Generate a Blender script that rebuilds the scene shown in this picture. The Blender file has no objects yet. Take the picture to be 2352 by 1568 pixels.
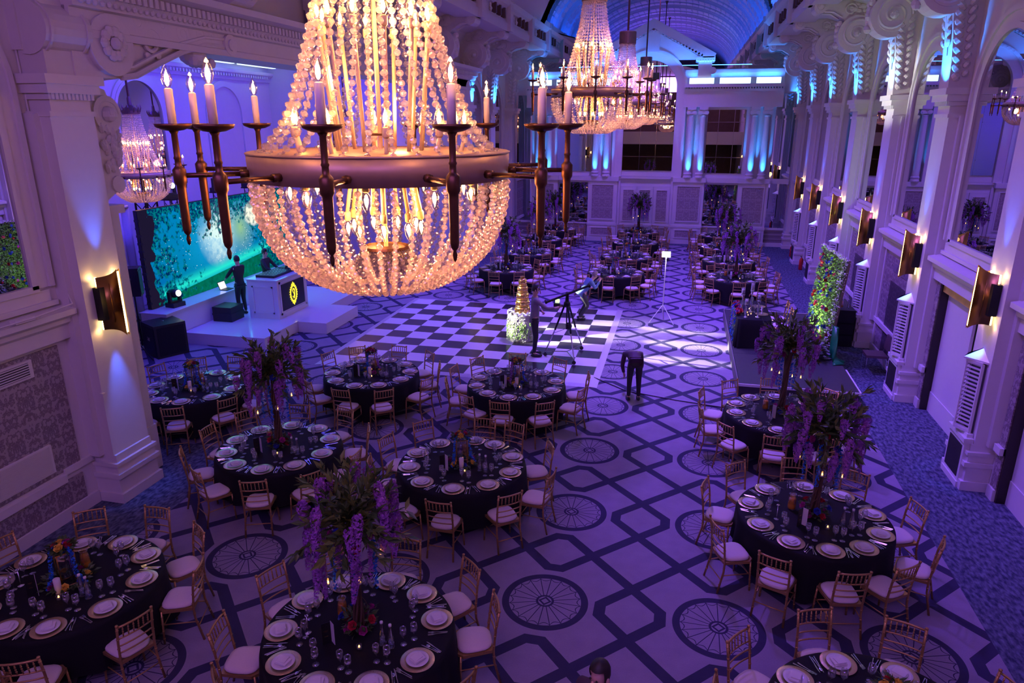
import bpy, math, random
from mathutils import Vector, Matrix, Euler
R = math.radians
PI = math.pi
C = bpy.context.scene.collection
S = bpy.context.scene
rnd = random.Random(7)

# ------------------------------------------------------------------ camera
H = 5.8
cam_d = bpy.data.cameras.new('camera'); cam = bpy.data.objects.new('camera', cam_d); C.objects.link(cam)
cam_d.sensor_width = 36.0; cam_d.lens = 36.0 * 1610 / 2352; cam_d.clip_start = 0.05; cam_d.clip_end = 200
cam.location = (0, 0, H); cam.rotation_euler = (R(90 - 17.45), 0, R(13.4))
S.camera = cam

# ------------------------------------------------------------------ world, exposure
w = bpy.data.worlds.new('world'); S.world = w; w.use_nodes = True
w.node_tree.nodes['Background'].inputs[0].default_value = (.12, .08, .5, 1)
w.node_tree.nodes['Background'].inputs[1].default_value = .05
S.view_settings.view_transform = 'Standard'; S.view_settings.look = 'None'
S.view_settings.gamma = 1; S.view_settings.use_curve_mapping = False
S.view_settings.exposure = 0.0
cy = S.cycles
cy.max_bounces = 6; cy.diffuse_bounces = 2; cy.glossy_bounces = 3; cy.transmission_bounces = 3
cy.transparent_max_bounces = 24; cy.caustics_reflective = False; cy.caustics_refractive = False
cy.sample_clamp_indirect = 2.5; cy.blur_glossy = 1.0

# ------------------------------------------------------------------ big lights
def light(name, kind, loc, energy, color, aim=None, size=None, size_y=None, angle=None, blend=.5, radius=.05):
    d = bpy.data.lights.new(name, kind); d.energy = energy; d.color = color
    o = bpy.data.objects.new(name, d); C.objects.link(o); o.location = loc
    if aim is not None:
        o.rotation_euler = (Vector(aim) - Vector(loc)).to_track_quat('-Z', 'Y').to_euler()
    if kind == 'AREA':
        d.shape = 'RECTANGLE' if size_y else 'SQUARE'; d.size = size
        if size_y: d.size_y = size_y
    elif kind == 'SPOT':
        d.spot_size = R(angle); d.spot_blend = blend; d.shadow_soft_size = radius
    elif kind == 'POINT':
        d.shadow_soft_size = radius
    return o
AX = -1.77                                             # long axis of the room
VIOLET = (.225, .085, 1.0); BLUE = (.03, .12, 1.0); PINK = (.48, .19, 1.0); WARM = (1.0, .42, .10)
for yv, pw in ((1, 1050), (6, 2100), (11, 3800), (16, 5500), (21, 5500), (26, 4700), (31, 3500)):
    light('ceiling_fill', 'SPOT', (AX, yv, 12.4), pw, VIOLET, (AX, yv+.01, 0), angle=106, blend=.95, radius=.35)  # violet fill added under the vault, no ceiling fixtures here
light('balcony_fill', 'AREA', (AX, -3.5, 9.2), 400, PINK, (AX, 9, 1), 9, 1.6)  # added front fill from behind the camera, no lamp stands there
light('alcove_fill', 'AREA', (-11.2, 18.4, 7.7), 620, (.045, .02, 1.0), (-16.5, 18.4, 4.0), 16, .6)  # added blue fill to brighten the alcove wall, hangs without a fixture
light('alcove_floor_fill', 'AREA', (-12.0, 18.4, 7.8), 260, (.07, .07, 1.0), (-11.9, 18.4, 0), 14, 3)  # added downward fill for the alcove floor, floats without a fixture
for sx in (1, -1):                                     # blue strips lying in both cornices, washing the vault
    light('cornice_wash', 'AREA', (AX + sx * 5.02, 16.5, 10.1), 1350, (.008, .09, 1.0), (AX + sx * 2.2, 16.5, 13.0), 37, .12)
light('far_wall_wash', 'AREA', (AX, 35.2, 8.3), 110, (.04, .2, 1.0), (AX, 35.7, 11), 9, .2)

# ------------------------------------------------------------------ mesh helpers
class M:
    def __init__(s): s.v = []; s.f = []; s.m = []; s.k = 0
    def add(s, v, f):
        n = len(s.v); s.v.extend([tuple(p) for p in v])
        for q in f: s.f.append(tuple(i + n for i in q)); s.m.append(s.k)
        return s
    def box(s, x0, x1, y0, y1, z0, z1):
        return s.add([(x0,y0,z0),(x1,y0,z0),(x1,y1,z0),(x0,y1,z0),(x0,y0,z1),(x1,y0,z1),(x1,y1,z1),(x0,y1,z1)],
                     [(0,3,2,1),(4,5,6,7),(0,1,5,4),(1,2,6,5),(2,3,7,6),(3,0,4,7)])
    def obox(s, c, d, rot=(0,0,0)):
        m = Euler(rot).to_matrix(); c = Vector(c); hx, hy, hz = d[0]/2, d[1]/2, d[2]/2
        v = [c + m @ Vector((a*hx, b*hy, e*hz)) for e in (-1,1) for a, b in ((-1,-1),(1,-1),(1,1),(-1,1))]
        return s.add(v, [(0,3,2,1),(4,5,6,7),(0,1,5,4),(1,2,6,5),(2,3,7,6),(3,0,4,7)])
    def tube(s, pts, r, n=6, caps=True, closed=False):
        pts = [Vector(p) for p in pts]; L = len(pts); rr = r if isinstance(r, (list, tuple)) else [r] * L
        v = []; f = []; up = None
        for i, p in enumerate(pts):
            a = pts[i-1] if (i or closed) else p; b = pts[(i+1) % L] if (i < L-1 or closed) else p
            t = (b - a).normalized() if (b - a).length > 1e-9 else Vector((0,0,1))
            if up is None: up = Vector((0,0,1)) if abs(t.z) < .9 else Vector((1,0,0))
            x = up.cross(t)
            if x.length < 1e-6: x = Vector((1,0,0)).cross(t) if abs(t.x) < .9 else Vector((0,1,0)).cross(t)
            x.normalize(); y = t.cross(x); up = y
            for k in range(n):
                q = 2*PI*k/n; v.append(p + x*(rr[i]*math.cos(q)) + y*(rr[i]*math.sin(q)))
        for i in range(L - (0 if closed else 1)):
            j = (i+1) % L
            for k in range(n): f.append((i*n+k, i*n+(k+1)%n, j*n+(k+1)%n, j*n+k))
        if caps and not closed: f.append(tuple(range(n-1,-1,-1))); f.append(tuple((L-1)*n+k for k in range(n)))
        return s.add(v, f)
    def lathe(s, prof, n=16, c=(0,0,0), sx=1, sy=1):
        v = []; f = []; L = len(prof)
        for r, z in prof:
            for k in range(n):
                q = 2*PI*k/n; v.append((c[0]+r*sx*math.cos(q), c[1]+r*sy*math.sin(q), c[2]+z))
        for i in range(L-1):
            for k in range(n): f.append((i*n+k, i*n+(k+1)%n, (i+1)*n+(k+1)%n, (i+1)*n+k))
        if prof[0][0] > 1e-4: f.append(tuple(range(n-1,-1,-1)))
        if prof[-1][0] > 1e-4: f.append(tuple((L-1)*n+k for k in range(n)))
        return s.add(v, f)
    def ball(s, c, r, n=8, m=5, sc=(1,1,1)):
        v = []; f = []
        for i in range(1, m):
            a = PI*i/m
            for k in range(n):
                q = 2*PI*k/n
                v.append((c[0]+r*sc[0]*math.sin(a)*math.cos(q), c[1]+r*sc[1]*math.sin(a)*math.sin(q), c[2]+r*sc[2]*math.cos(a)))
        t = len(v); v.append((c[0],c[1],c[2]+r*sc[2])); v.append((c[0],c[1],c[2]-r*sc[2]))
        for i in range(m-2):
            for k in range(n): f.append((i*n+k, (i+1)*n+k, (i+1)*n+(k+1)%n, i*n+(k+1)%n))
        for k in range(n): f.append((t, k, (k+1)%n)); f.append((t+1, (m-2)*n+(k+1)%n, (m-2)*n+k))
        return s.add(v, f)
    def ext(s, poly, ax, a0, a1):                       # polygon pushed along an axis: ax 0 -> (y,z), 1 -> (x,z), 2 -> (x,y)
        P = (lambda p, a: (a,p[0],p[1])) if ax == 0 else (lambda p, a: (p[0],a,p[1])) if ax == 1 else (lambda p, a: (p[0],p[1],a))
        n = len(poly); v = [P(p, a0) for p in poly] + [P(p, a1) for p in poly]
        f = [(i, (i+1)%n, n+(i+1)%n, n+i) for i in range(n)] + [tuple(range(n-1,-1,-1)), tuple(range(n,2*n))]
        return s.add(v, f)
    def disc(s, c, ax, r, t, n=20):                     # short cylinder along an axis
        d = [0,0,0]; d[ax] = t/2; c = Vector(c); d = Vector(d)
        return s.tube([c-d, c+d], r, n)
    def arc_band(s, cy_, cz, r0, r1, x0, x1, a0=0, a1=PI, n=24):   # curved band in the y-z plane with thickness in x
        v = []; f = []
        for i in range(n+1):
            a = a0+(a1-a0)*i/n
            for r in (r0, r1):
                for x in (x0, x1): v.append((x, cy_+r*math.cos(a), cz+r*math.sin(a)))
        for i in range(n):
            b = i*4; e = b+4
            f += [(b,b+1,e+1,e),(b+2,e+2,e+3,b+3),(b,e,e+2,b+2),(b+1,b+3,e+3,e+1)]
        f += [(0,2,3,1),(n*4,n*4+1,n*4+3,n*4+2)]
        return s.add(v, f)
    def xf(s, mat):                                     # apply a matrix
        s.v = [tuple(mat @ Vector(p)) for p in s.v]; return s
    def mesh(s, name, mats, smooth=False):
        me = bpy.data.meshes.new(name); me.from_pydata(s.v, [], s.f)
        mats = mats if isinstance(mats, (list, tuple)) else [mats]
        for m in mats: me.materials.append(m)
        if len(mats) > 1: me.polygons.foreach_set('material_index', s.m)
        if smooth: me.polygons.foreach_set('use_smooth', [True]*len(me.polygons))
        me.update(); return me
def ob(name, me, parent=None, loc=(0,0,0), rot=(0,0,0), sc=None):
    o = bpy.data.objects.new(name, me); C.objects.link(o); o.location = loc; o.rotation_euler = rot
    if sc is not None: o.scale = sc
    if parent is not None: o.parent = parent
    return o
def obj(name, mb, mats, parent=None, smooth=False, loc=(0,0,0), rot=(0,0,0)):
    return ob(name, mb.mesh(name, mats, smooth), parent, loc, rot)
def struct(name, mb, mats, parent=None, smooth=False, loc=(0,0,0), rot=(0,0,0)):
    o = obj(name, mb, mats, parent, smooth, loc, rot)
    if parent is None: o['kind'] = 'structure'
    return o
def tag(o, label, cat, group=None):
    o['label'] = label; o['category'] = cat
    if group: o['group'] = group
    return o
def thing(name, label, cat, loc=(0,0,0), rotz=0, group=None):
    o = ob(name, None, None, loc, (0,0,rotz)); return tag(o, label, cat, group)
def kit_add(root, kit):                                  # kit: list of (name, mesh, loc, rot[, subkit])
    for e in kit:
        c = ob(e[0], e[1], root, e[2], e[3])
        if len(e) > 4: kit_add(c, e[4])
def spawn(name, kit, label, cat, loc, rotz=0, group=None):
    r = thing(name, label, cat, loc, rotz, group); kit_add(r, kit); return r
Z3 = (0,0,0)

# ------------------------------------------------------------------ materials
def mat(name, col, rough=.5, metal=0, noise=0, nscale=30, bump=0, spec=.5, trans=0, sheen=0, coat=0):
    m = bpy.data.materials.new(name); m.use_nodes = True; nt = m.node_tree; b = nt.nodes['Principled BSDF']
    b.inputs['Base Color'].default_value = (*col, 1); b.inputs['Roughness'].default_value = rough
    b.inputs['Metallic'].default_value = metal; b.inputs['Specular IOR Level'].default_value = spec
    if sheen: b.inputs['Sheen Weight'].default_value = sheen
    if coat: b.inputs['Coat Weight'].default_value = coat
    if noise or bump:
        tc = nt.nodes.new('ShaderNodeTexCoord'); n = nt.nodes.new('ShaderNodeTexNoise'); n.inputs['Scale'].default_value = nscale
        n.inputs['Detail'].default_value = 3; nt.links.new(tc.outputs['Object'], n.inputs['Vector'])
        if noise:
            r = nt.nodes.new('ShaderNodeMapRange'); r.inputs[3].default_value = 1-noise; r.inputs[4].default_value = 1+noise
            nt.links.new(n.outputs['Fac'], r.inputs[0])
            x = nt.nodes.new('ShaderNodeMix'); x.data_type = 'RGBA'; x.blend_type = 'MULTIPLY'; x.inputs[0].default_value = 1
            x.inputs[6].default_value = (*col, 1); nt.links.new(r.outputs[0], x.inputs[7]); nt.links.new(x.outputs[2], b.inputs['Base Color'])
        if bump:
            bp = nt.nodes.new('ShaderNodeBump'); bp.inputs['Strength'].default_value = bump; bp.inputs['Distance'].default_value = .01
            nt.links.new(n.outputs['Fac'], bp.inputs['Height']); nt.links.new(bp.outputs[0], b.inputs['Normal'])
    return m
def emis(name, col, s):
    m = bpy.data.materials.new(name); m.use_nodes = True; nt = m.node_tree; nt.nodes.clear()
    o = nt.nodes.new('ShaderNodeOutputMaterial'); e = nt.nodes.new('ShaderNodeEmission')
    e.inputs[0].default_value = (*col, 1); e.inputs[1].default_value = s; nt.links.new(e.outputs[0], o.inputs[0]); return m
def nodes(name):
    m = bpy.data.materials.new(name); m.use_nodes = True; nt = m.node_tree; nt.nodes.clear(); return m, nt
class G:                                                 # tiny node-math builder
    def __init__(s, nt): s.nt = nt
    def n(s, t, **k):
        x = s.nt.nodes.new(t)
        for a, b in k.items(): setattr(x, a, b)
        return x
    def put(s, sock, v):
        if hasattr(v, 'node'): s.nt.links.new(v, sock)
        else: sock.default_value = v
    def m(s, op, a, b=0.0, c=0.0):
        x = s.n('ShaderNodeMath', operation=op); s.put(x.inputs[0], a); s.put(x.inputs[1], b); s.put(x.inputs[2], c); return x.outputs[0]
    def lt(s, a, b): return s.m('LESS_THAN', a, b)
    def gt(s, a, b): return s.m('GREATER_THAN', a, b)
    def mix(s, f, a, b):
        x = s.n('ShaderNodeMix', data_type='RGBA'); s.put(x.inputs[0], f)
        s.put(x.inputs[6], (*a, 1) if isinstance(a, tuple) else a); s.put(x.inputs[7], (*b, 1) if isinstance(b, tuple) else b); return x.outputs[2]
    def noise(s, vec, scale, detail=3):
        x = s.n('ShaderNodeTexNoise'); x.inputs['Scale'].default_value = scale; x.inputs['Detail'].default_value = detail
        s.put(x.inputs['Vector'], vec); return x.outputs['Fac']
    def comb(s, x, y, z=0.0):
        c = s.n('ShaderNodeCombineXYZ'); s.put(c.inputs[0], x); s.put(c.inputs[1], y); s.put(c.inputs[2], z); return c.outputs[0]
    def out(s, sh): s.nt.links.new(sh, s.n('ShaderNodeOutputMaterial').inputs[0])
    def princ(s, col, rough=.6, spec=.3):
        b = s.n('ShaderNodeBsdfPrincipled'); s.put(b.inputs['Base Color'], col); b.inputs['Roughness'].default_value = rough
        b.inputs['Specular IOR Level'].default_value = spec; return b.outputs[0]
    def pos(s, kind='Object'):
        sp = s.n('ShaderNodeSeparateXYZ'); tc = s.n('ShaderNodeTexCoord'); s.nt.links.new(tc.outputs[kind], sp.inputs[0])
        return sp.outputs[0], sp.outputs[1], sp.outputs[2], tc.outputs[kind]

PLASTER = mat('white_plaster', (.72, .70, .68), .55, noise=.04, nscale=6, bump=.05)
PAINT = mat('white_paint', (.78, .77, .76), .4, noise=.03, nscale=9)
RELIEF = mat('carved_plaster', (.74, .72, .70), .6, noise=.05, nscale=14, bump=.25)
GILT = mat('chair_gilt', (.50, .30, .11), .38, .65, noise=.12, nscale=60)
PAD = mat('cream_seat_fabric', (.80, .70, .66), .8, noise=.05, nscale=80, bump=.1)
BLACKCLOTH = mat('black_tablecloth', (.006, .0055, .008), .75, noise=.2, nscale=40, spec=.25)
GOLD = mat('gold_metal', (.85, .55, .16), .25, 1, noise=.08, nscale=120)
CHARGER = mat('charger_gold_glass', (.78, .60, .30), .22, .85, noise=.25, nscale=160, bump=.3)
CHINA = mat('white_china', (.80, .79, .80), .12, noise=.01, nscale=4)
LINEN = mat('white_linen', (.82, .80, .80), .8, noise=.05, nscale=70, bump=.15)
STEEL = mat('cutlery_steel', (.75, .75, .78), .16, 1, noise=.05, nscale=40)
CHROME = mat('chrome', (.7, .7, .72), .12, 1, noise=.03, nscale=20)
BRONZE = mat('aged_bronze', (.13, .06, .028), .38, .8, noise=.25, nscale=25)
RINGMET = mat('ring_band_metal', (.52, .34, .22), .45, .55, noise=.1, nscale=18)
CREAMROD = mat('cream_painted_rod', (.80, .58, .30), .5, noise=.15, nscale=40)
CANDLE = mat('ivory_candle_sleeve', (.80, .68, .55), .5, noise=.05, nscale=20)
WAX = mat('white_wax', (.85, .80, .74), .45, noise=.04, nscale=15)
BLACKPL = mat('black_plastic', (.014, .014, .016), .45, noise=.2, nscale=60)
BLACKMET = mat('black_metal', (.02, .02, .022), .4, .6, noise=.2, nscale=30)
STAGEBLK = mat('black_stage_deck', (.035, .034, .038), .6, noise=.25, nscale=12)
WHITEGLOSS = mat('white_gloss_laminate', (.82, .82, .84), .18, noise=.02, nscale=3, coat=.3)
DRAPE = mat('white_drape', (.74, .72, .74), .8, noise=.05, nscale=18)
BARK = mat('twisted_willow_bark', (.10, .058, .032), .75, noise=.4, nscale=35, bump=.4)
LEAF = mat('dark_green_leaf', (.055, .105, .025), .45, noise=.35, nscale=22)
LEAF2 = mat('olive_green_leaf', (.13, .17, .03), .5, noise=.3, nscale=22)
FERN = mat('bright_green_leaf', (.20, .42, .07), .55, noise=.4, nscale=18)
PURPLE = mat('purple_wisteria_petal', (.38, .12, .50), .55, noise=.75, nscale=38)
BLUEP = mat('blue_petal', (.01, .16, .62), .55, noise=.3, nscale=50)
REDP = mat('red_rose_petal', (.45, .012, .03), .5, noise=.3, nscale=40)
MAGP = mat('magenta_rose_petal', (.38, .02, .20), .5, noise=.3, nscale=40)
YELP = mat('yellow_rose_petal', (.88, .56, .06), .5, noise=.12, nscale=40)
NAVYP = mat('navy_rose_petal', (.02, .04, .32), .5, noise=.3, nscale=40)
WHITEP = mat('white_petal', (.82, .83, .80), .6, noise=.08, nscale=40)
JUICE = mat('orange_juice', (.95, .38, .03), .25, noise=.04, nscale=10)
BROWN = mat('brown_panel', (.10, .05, .028), .5, noise=.3, nscale=6)
GREEND = mat('green_satin', (.004, .20, .06), .35, noise=.2, nscale=20)
REDENAM = mat('red_enamel', (.5, .02, .02), .3, noise=.05, nscale=10)
MENU = mat('black_menu_card', (.012, .012, .013), .4, noise=.1, nscale=30)
WHITECARD = mat('white_card', (.8, .78, .78), .6, noise=.02, nscale=20)
BRASSPL = mat('polished_brass_plate', (.80, .56, .10), .35, .35, noise=.3, nscale=5)
BULBFIRE = emis('bulb_filament', (1.0, .50, .12), 130)
BULBSMALL = emis('candle_flame_glow', (1.0, .42, .07), 14)
SCONCEGLOW = emis('sconce_lamp_strip', (1.0, .62, .22), 14)
STRIPBLUE = emis('led_batten_face', (.50, .72, 1.0), 2.6)
LAMPW = emis('video_lamp_face', (1.0, .93, .78), 60)
SCREENGLOW = emis('laptop_glow', (.9, .85, .9), 1.2)

def glass(name, tint, fac=.12, rough=.03):
    m, nt = nodes(name); g = G(nt)
    t = g.n('ShaderNodeBsdfTransparent'); t.inputs[0].default_value = (*tint, 1)
    s = g.n('ShaderNodeBsdfGlossy'); s.inputs['Roughness'].default_value = rough; s.inputs[0].default_value = (1, 1, 1, 1)
    lw = g.n('ShaderNodeLayerWeight'); lw.inputs[0].default_value = .35
    f = g.m('ADD', g.m('MULTIPLY', lw.outputs['Facing'], .55), fac); tc = g.n('ShaderNodeTexCoord')
    f = g.m('MULTIPLY', f, g.m('ADD', g.noise(tc.outputs['Object'], 30, 1), .5))
    x = g.n('ShaderNodeMixShader'); nt.links.new(f, x.inputs[0]); nt.links.new(t.outputs[0], x.inputs[1]); nt.links.new(s.outputs[0], x.inputs[2])
    g.out(x.outputs[0]); return m
GLASS = glass('clear_glassware', (.97, .97, .98)); GLOBE = glass('clear_globe_glass', (.95, .95, .97), .06)
BULBGL = glass('clear_bulb_glass', (1, .95, .88), .08)

def crystal():                                            # cut glass: clear, with the glow of the lamps behind and bright facets
    m, nt = nodes('cut_crystal'); g = G(nt); tc = g.n('ShaderNodeTexCoord')
    gl = g.n('ShaderNodeBsdfGlossy'); gl.inputs['Roughness'].default_value = .09; gl.inputs[0].default_value = (.95, .92, .95, 1)
    tr = g.n('ShaderNodeBsdfTranslucent'); tr.inputs[0].default_value = (1, .93, .92, 1)
    tp = g.n('ShaderNodeBsdfTransparent'); tp.inputs[0].default_value = (.97, .95, .95, 1)
    lw = g.n('ShaderNodeLayerWeight'); lw.inputs[0].default_value = .4
    a = g.n('ShaderNodeMixShader'); nt.links.new(g.m('ADD', .18, g.m('MULTIPLY', g.noise(tc.outputs['Object'], 40, 1), .2)), a.inputs[0])
    nt.links.new(tr.outputs[0], a.inputs[1]); nt.links.new(gl.outputs[0], a.inputs[2])
    b = g.n('ShaderNodeMixShader'); nt.links.new(g.m('SUBTRACT', .62, g.m('MULTIPLY', lw.outputs['Facing'], .42)), b.inputs[0]); nt.links.new(a.outputs[0], b.inputs[1]); nt.links.new(tp.outputs[0], b.inputs[2])
    g.out(b.outputs[0]); return m
CRYSTAL = crystal()

def mirror():
    m, nt = nodes('mirror_glass'); g = G(nt); tc = g.n('ShaderNodeTexCoord')
    gl = g.n('ShaderNodeBsdfGlossy'); gl.inputs['Roughness'].default_value = 0.0
    nt.links.new(g.mix(g.noise(tc.outputs['Object'], .8, 1), (.66, .66, .70), (.74, .74, .78)), gl.inputs[0]); g.out(gl.outputs[0]); return m
MIRROR = mirror()

def damask(name, a, b, ux, uy, sx, sz):                  # mirrored noise gives the leafy motif of the wallpaper
    m, nt = nodes(name); g = G(nt); x, y, z, _ = g.pos()
    u = y if ux else x
    p = g.m('DIVIDE', u, sx); q = g.m('DIVIDE', z, sz)
    row = g.m('FLOOR', q); p = g.m('ADD', p, g.m('MULTIPLY', g.m('MODULO', row, 2), .5))
    fu = g.m('ABSOLUTE', g.m('SUBTRACT', g.m('FRACT', g.m('ADD', p, 40)), .5)); fv = g.m('SUBTRACT', g.m('FRACT', q), .5)
    v = g.comb(g.m('MULTIPLY', fu, 1.3), fv, 3.7)
    n1 = g.noise(v, 7.5, 1.2); n2 = g.noise(v, 13.0, 1.0)
    env = g.m('SUBTRACT', .50, g.m('MULTIPLY', g.m('SQRT', g.m('ADD', g.m('POWER', g.m('MULTIPLY', fu, 1.1), 2), g.m('POWER', fv, 2))), .55))
    f = g.gt(g.m('ADD', n1, g.m('MULTIPLY', env, .42)), .60); f = g.m('MULTIPLY', f, g.gt(g.m('ABSOLUTE', g.m('SUBTRACT', n2, .52)), .022))
    g.out(g.princ(g.mix(f, a, b), .55, .3)); return m
WALLP = damask('damask_wallpaper', (.42, .37, .37), (.22, .18, .20), True, 0, .56, .56)
WALLPF = damask('damask_panel', (.46, .40, .40), (.33, .27, .28), False, 0, .55, .55)

def carpet():
    m, nt = nodes('patterned_carpet'); g = G(nt); x, y, z, P = g.pos()
    PX, PY = 2.12, 2.19
    u = g.m('SUBTRACT', g.m('FRACT', g.m('ADD', g.m('DIVIDE', g.m('ADD', x, .27), PX), 40.5)), .5)
    v = g.m('SUBTRACT', g.m('FRACT', g.m('ADD', g.m('DIVIDE', g.m('SUBTRACT', y, 8.48), PY), 40.5)), .5)
    a = g.m('ABSOLUTE', u); b = g.m('ABSOLUTE', v)
    hi = g.m('MAXIMUM', a, b); lo = g.m('MINIMUM', a, b)
    d = .28; t = .047
    dia = g.lt(g.m('ABSOLUTE', g.m('SUBTRACT', g.m('ADD', hi, lo), d)), t)
    ext = g.m('MULTIPLY', g.lt(g.m('ABSOLUTE', g.m('SUBTRACT', g.m('SUBTRACT', hi, lo), d)), t), g.lt(lo, .208))
    cap = g.m('MULTIPLY', g.lt(g.m('ABSOLUTE', g.m('SUBTRACT', lo, .174)), .034), g.gt(g.m('SUBTRACT', hi, lo), d - t))
    band = g.m('MAXIMUM', dia, g.m('MAXIMUM', ext, cap))
    wx = g.m('MULTIPLY', g.m('SUBTRACT', .5, a), PX); wy = g.m('MULTIPLY', g.m('SUBTRACT', .5, b), PY)
    r = g.m('SQRT', g.m('ADD', g.m('POWER', wx, 2), g.m('POWER', wy, 2)))
    ring = g.m('MULTIPLY', g.gt(r, .455), g.lt(r, .545))
    ang = g.m('ARCTAN2', wy, wx)
    k = g.m('ABSOLUTE', g.m('SUBTRACT', g.m('FRACT', g.m('ADD', g.m('MULTIPLY', ang, 20/(2*PI)), .5)), .5))   # 0 on a spoke
    spoke = g.m('MULTIPLY', g.lt(g.m('MULTIPLY', k, g.m('MULTIPLY', r, 2*PI/20)), .0055), g.m('MULTIPLY', g.lt(r, .46), g.gt(r, .11)))
    sc = g.m('ABSOLUTE', g.m('SUBTRACT', r, g.m('ADD', .405, g.m('MULTIPLY', g.m('POWER', g.m('MULTIPLY', g.m('SUBTRACT', .5, k), 2), 2), .045))))
    scal = g.lt(sc, .006)
    hub = g.m('MULTIPLY', g.lt(r, .115), g.gt(r, .085)); hub2 = g.m('MULTIPLY', g.gt(g.m('ADD', wx, wy), .05), g.m('MULTIPLY', g.lt(g.m('ADD', wx, wy), .085), g.lt(r, .1)))
    pat = g.m('MAXIMUM', g.m('MAXIMUM', band, ring), g.m('MAXIMUM', g.m('MAXIMUM', spoke, scal), g.m('MAXIMUM', hub, hub2)))
    n = g.noise(P, 5, 4); n2 = g.noise(P, 60, 2)
    base = g.mix(n, (.27, .23, .31), (.40, .34, .43)); base = g.mix(g.m('MULTIPLY', n2, .4), base, (.17, .15, .20))
    dark = g.mix(n, (.035, .035, .075), (.055, .05, .10))
    col = g.mix(pat, base, dark)
    # plain mottled border along the walls
    st = g.n('ShaderNodeTexNoise'); st.inputs['Scale'].default_value = 9; st.inputs['Detail'].default_value = 4
    nt.links.new(g.comb(g.m('MULTIPLY', x, 2.2), g.m('MULTIPLY', y, 1.0)), st.inputs['Vector'])
    bc = g.mix(g.m('MULTIPLY', g.m('SUBTRACT', st.outputs['Fac'], .36), 3.2), (.035, .045, .085), (.17, .19, .26))
    side = g.gt(g.m('ABSOLUTE', g.m('ADD', x, 1.775)), 5.66)
    inalc = g.m('MULTIPLY', g.lt(x, -7.0), g.m('MULTIPLY', g.gt(y, 10.3), g.lt(y, 26.5)))
    bord = g.m('MAXIMUM', g.m('MULTIPLY', side, g.m('SUBTRACT', 1.0, inalc)), g.gt(y, 35.0))
    g.out(g.princ(g.mix(bord, col, bc), .9, .15)); return m
CARPET = carpet()

def checker():
    m, nt = nodes('checkered_dance_floor'); g = G(nt); x, y, z, P = g.pos(); s = .6109
    i = g.m('ADD', g.m('FLOOR', g.m('DIVIDE', x, s)), g.m('FLOOR', g.m('DIVIDE', y, s)))
    f = g.m('MODULO', g.m('ADD', i, 40), 2)
    ex = g.m('ABSOLUTE', g.m('SUBTRACT', g.m('FRACT', g.m('DIVIDE', x, s)), .5)); ey = g.m('ABSOLUTE', g.m('SUBTRACT', g.m('FRACT', g.m('DIVIDE', y, s)), .5))
    joint = g.gt(g.m('MAXIMUM', ex, ey), .494)
    col = g.mix(f, (.80, .79, .80), (.022, .02, .022)); col = g.mix(g.m('MULTIPLY', joint, .6), col, (.3, .3, .32))
    col = g.mix(g.m('MULTIPLY', g.noise(P, 2.5, 3), .12), col, (.35, .33, .38))
    g.out(g.princ(col, .22, .5)); return m
CHECK = checker()

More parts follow.
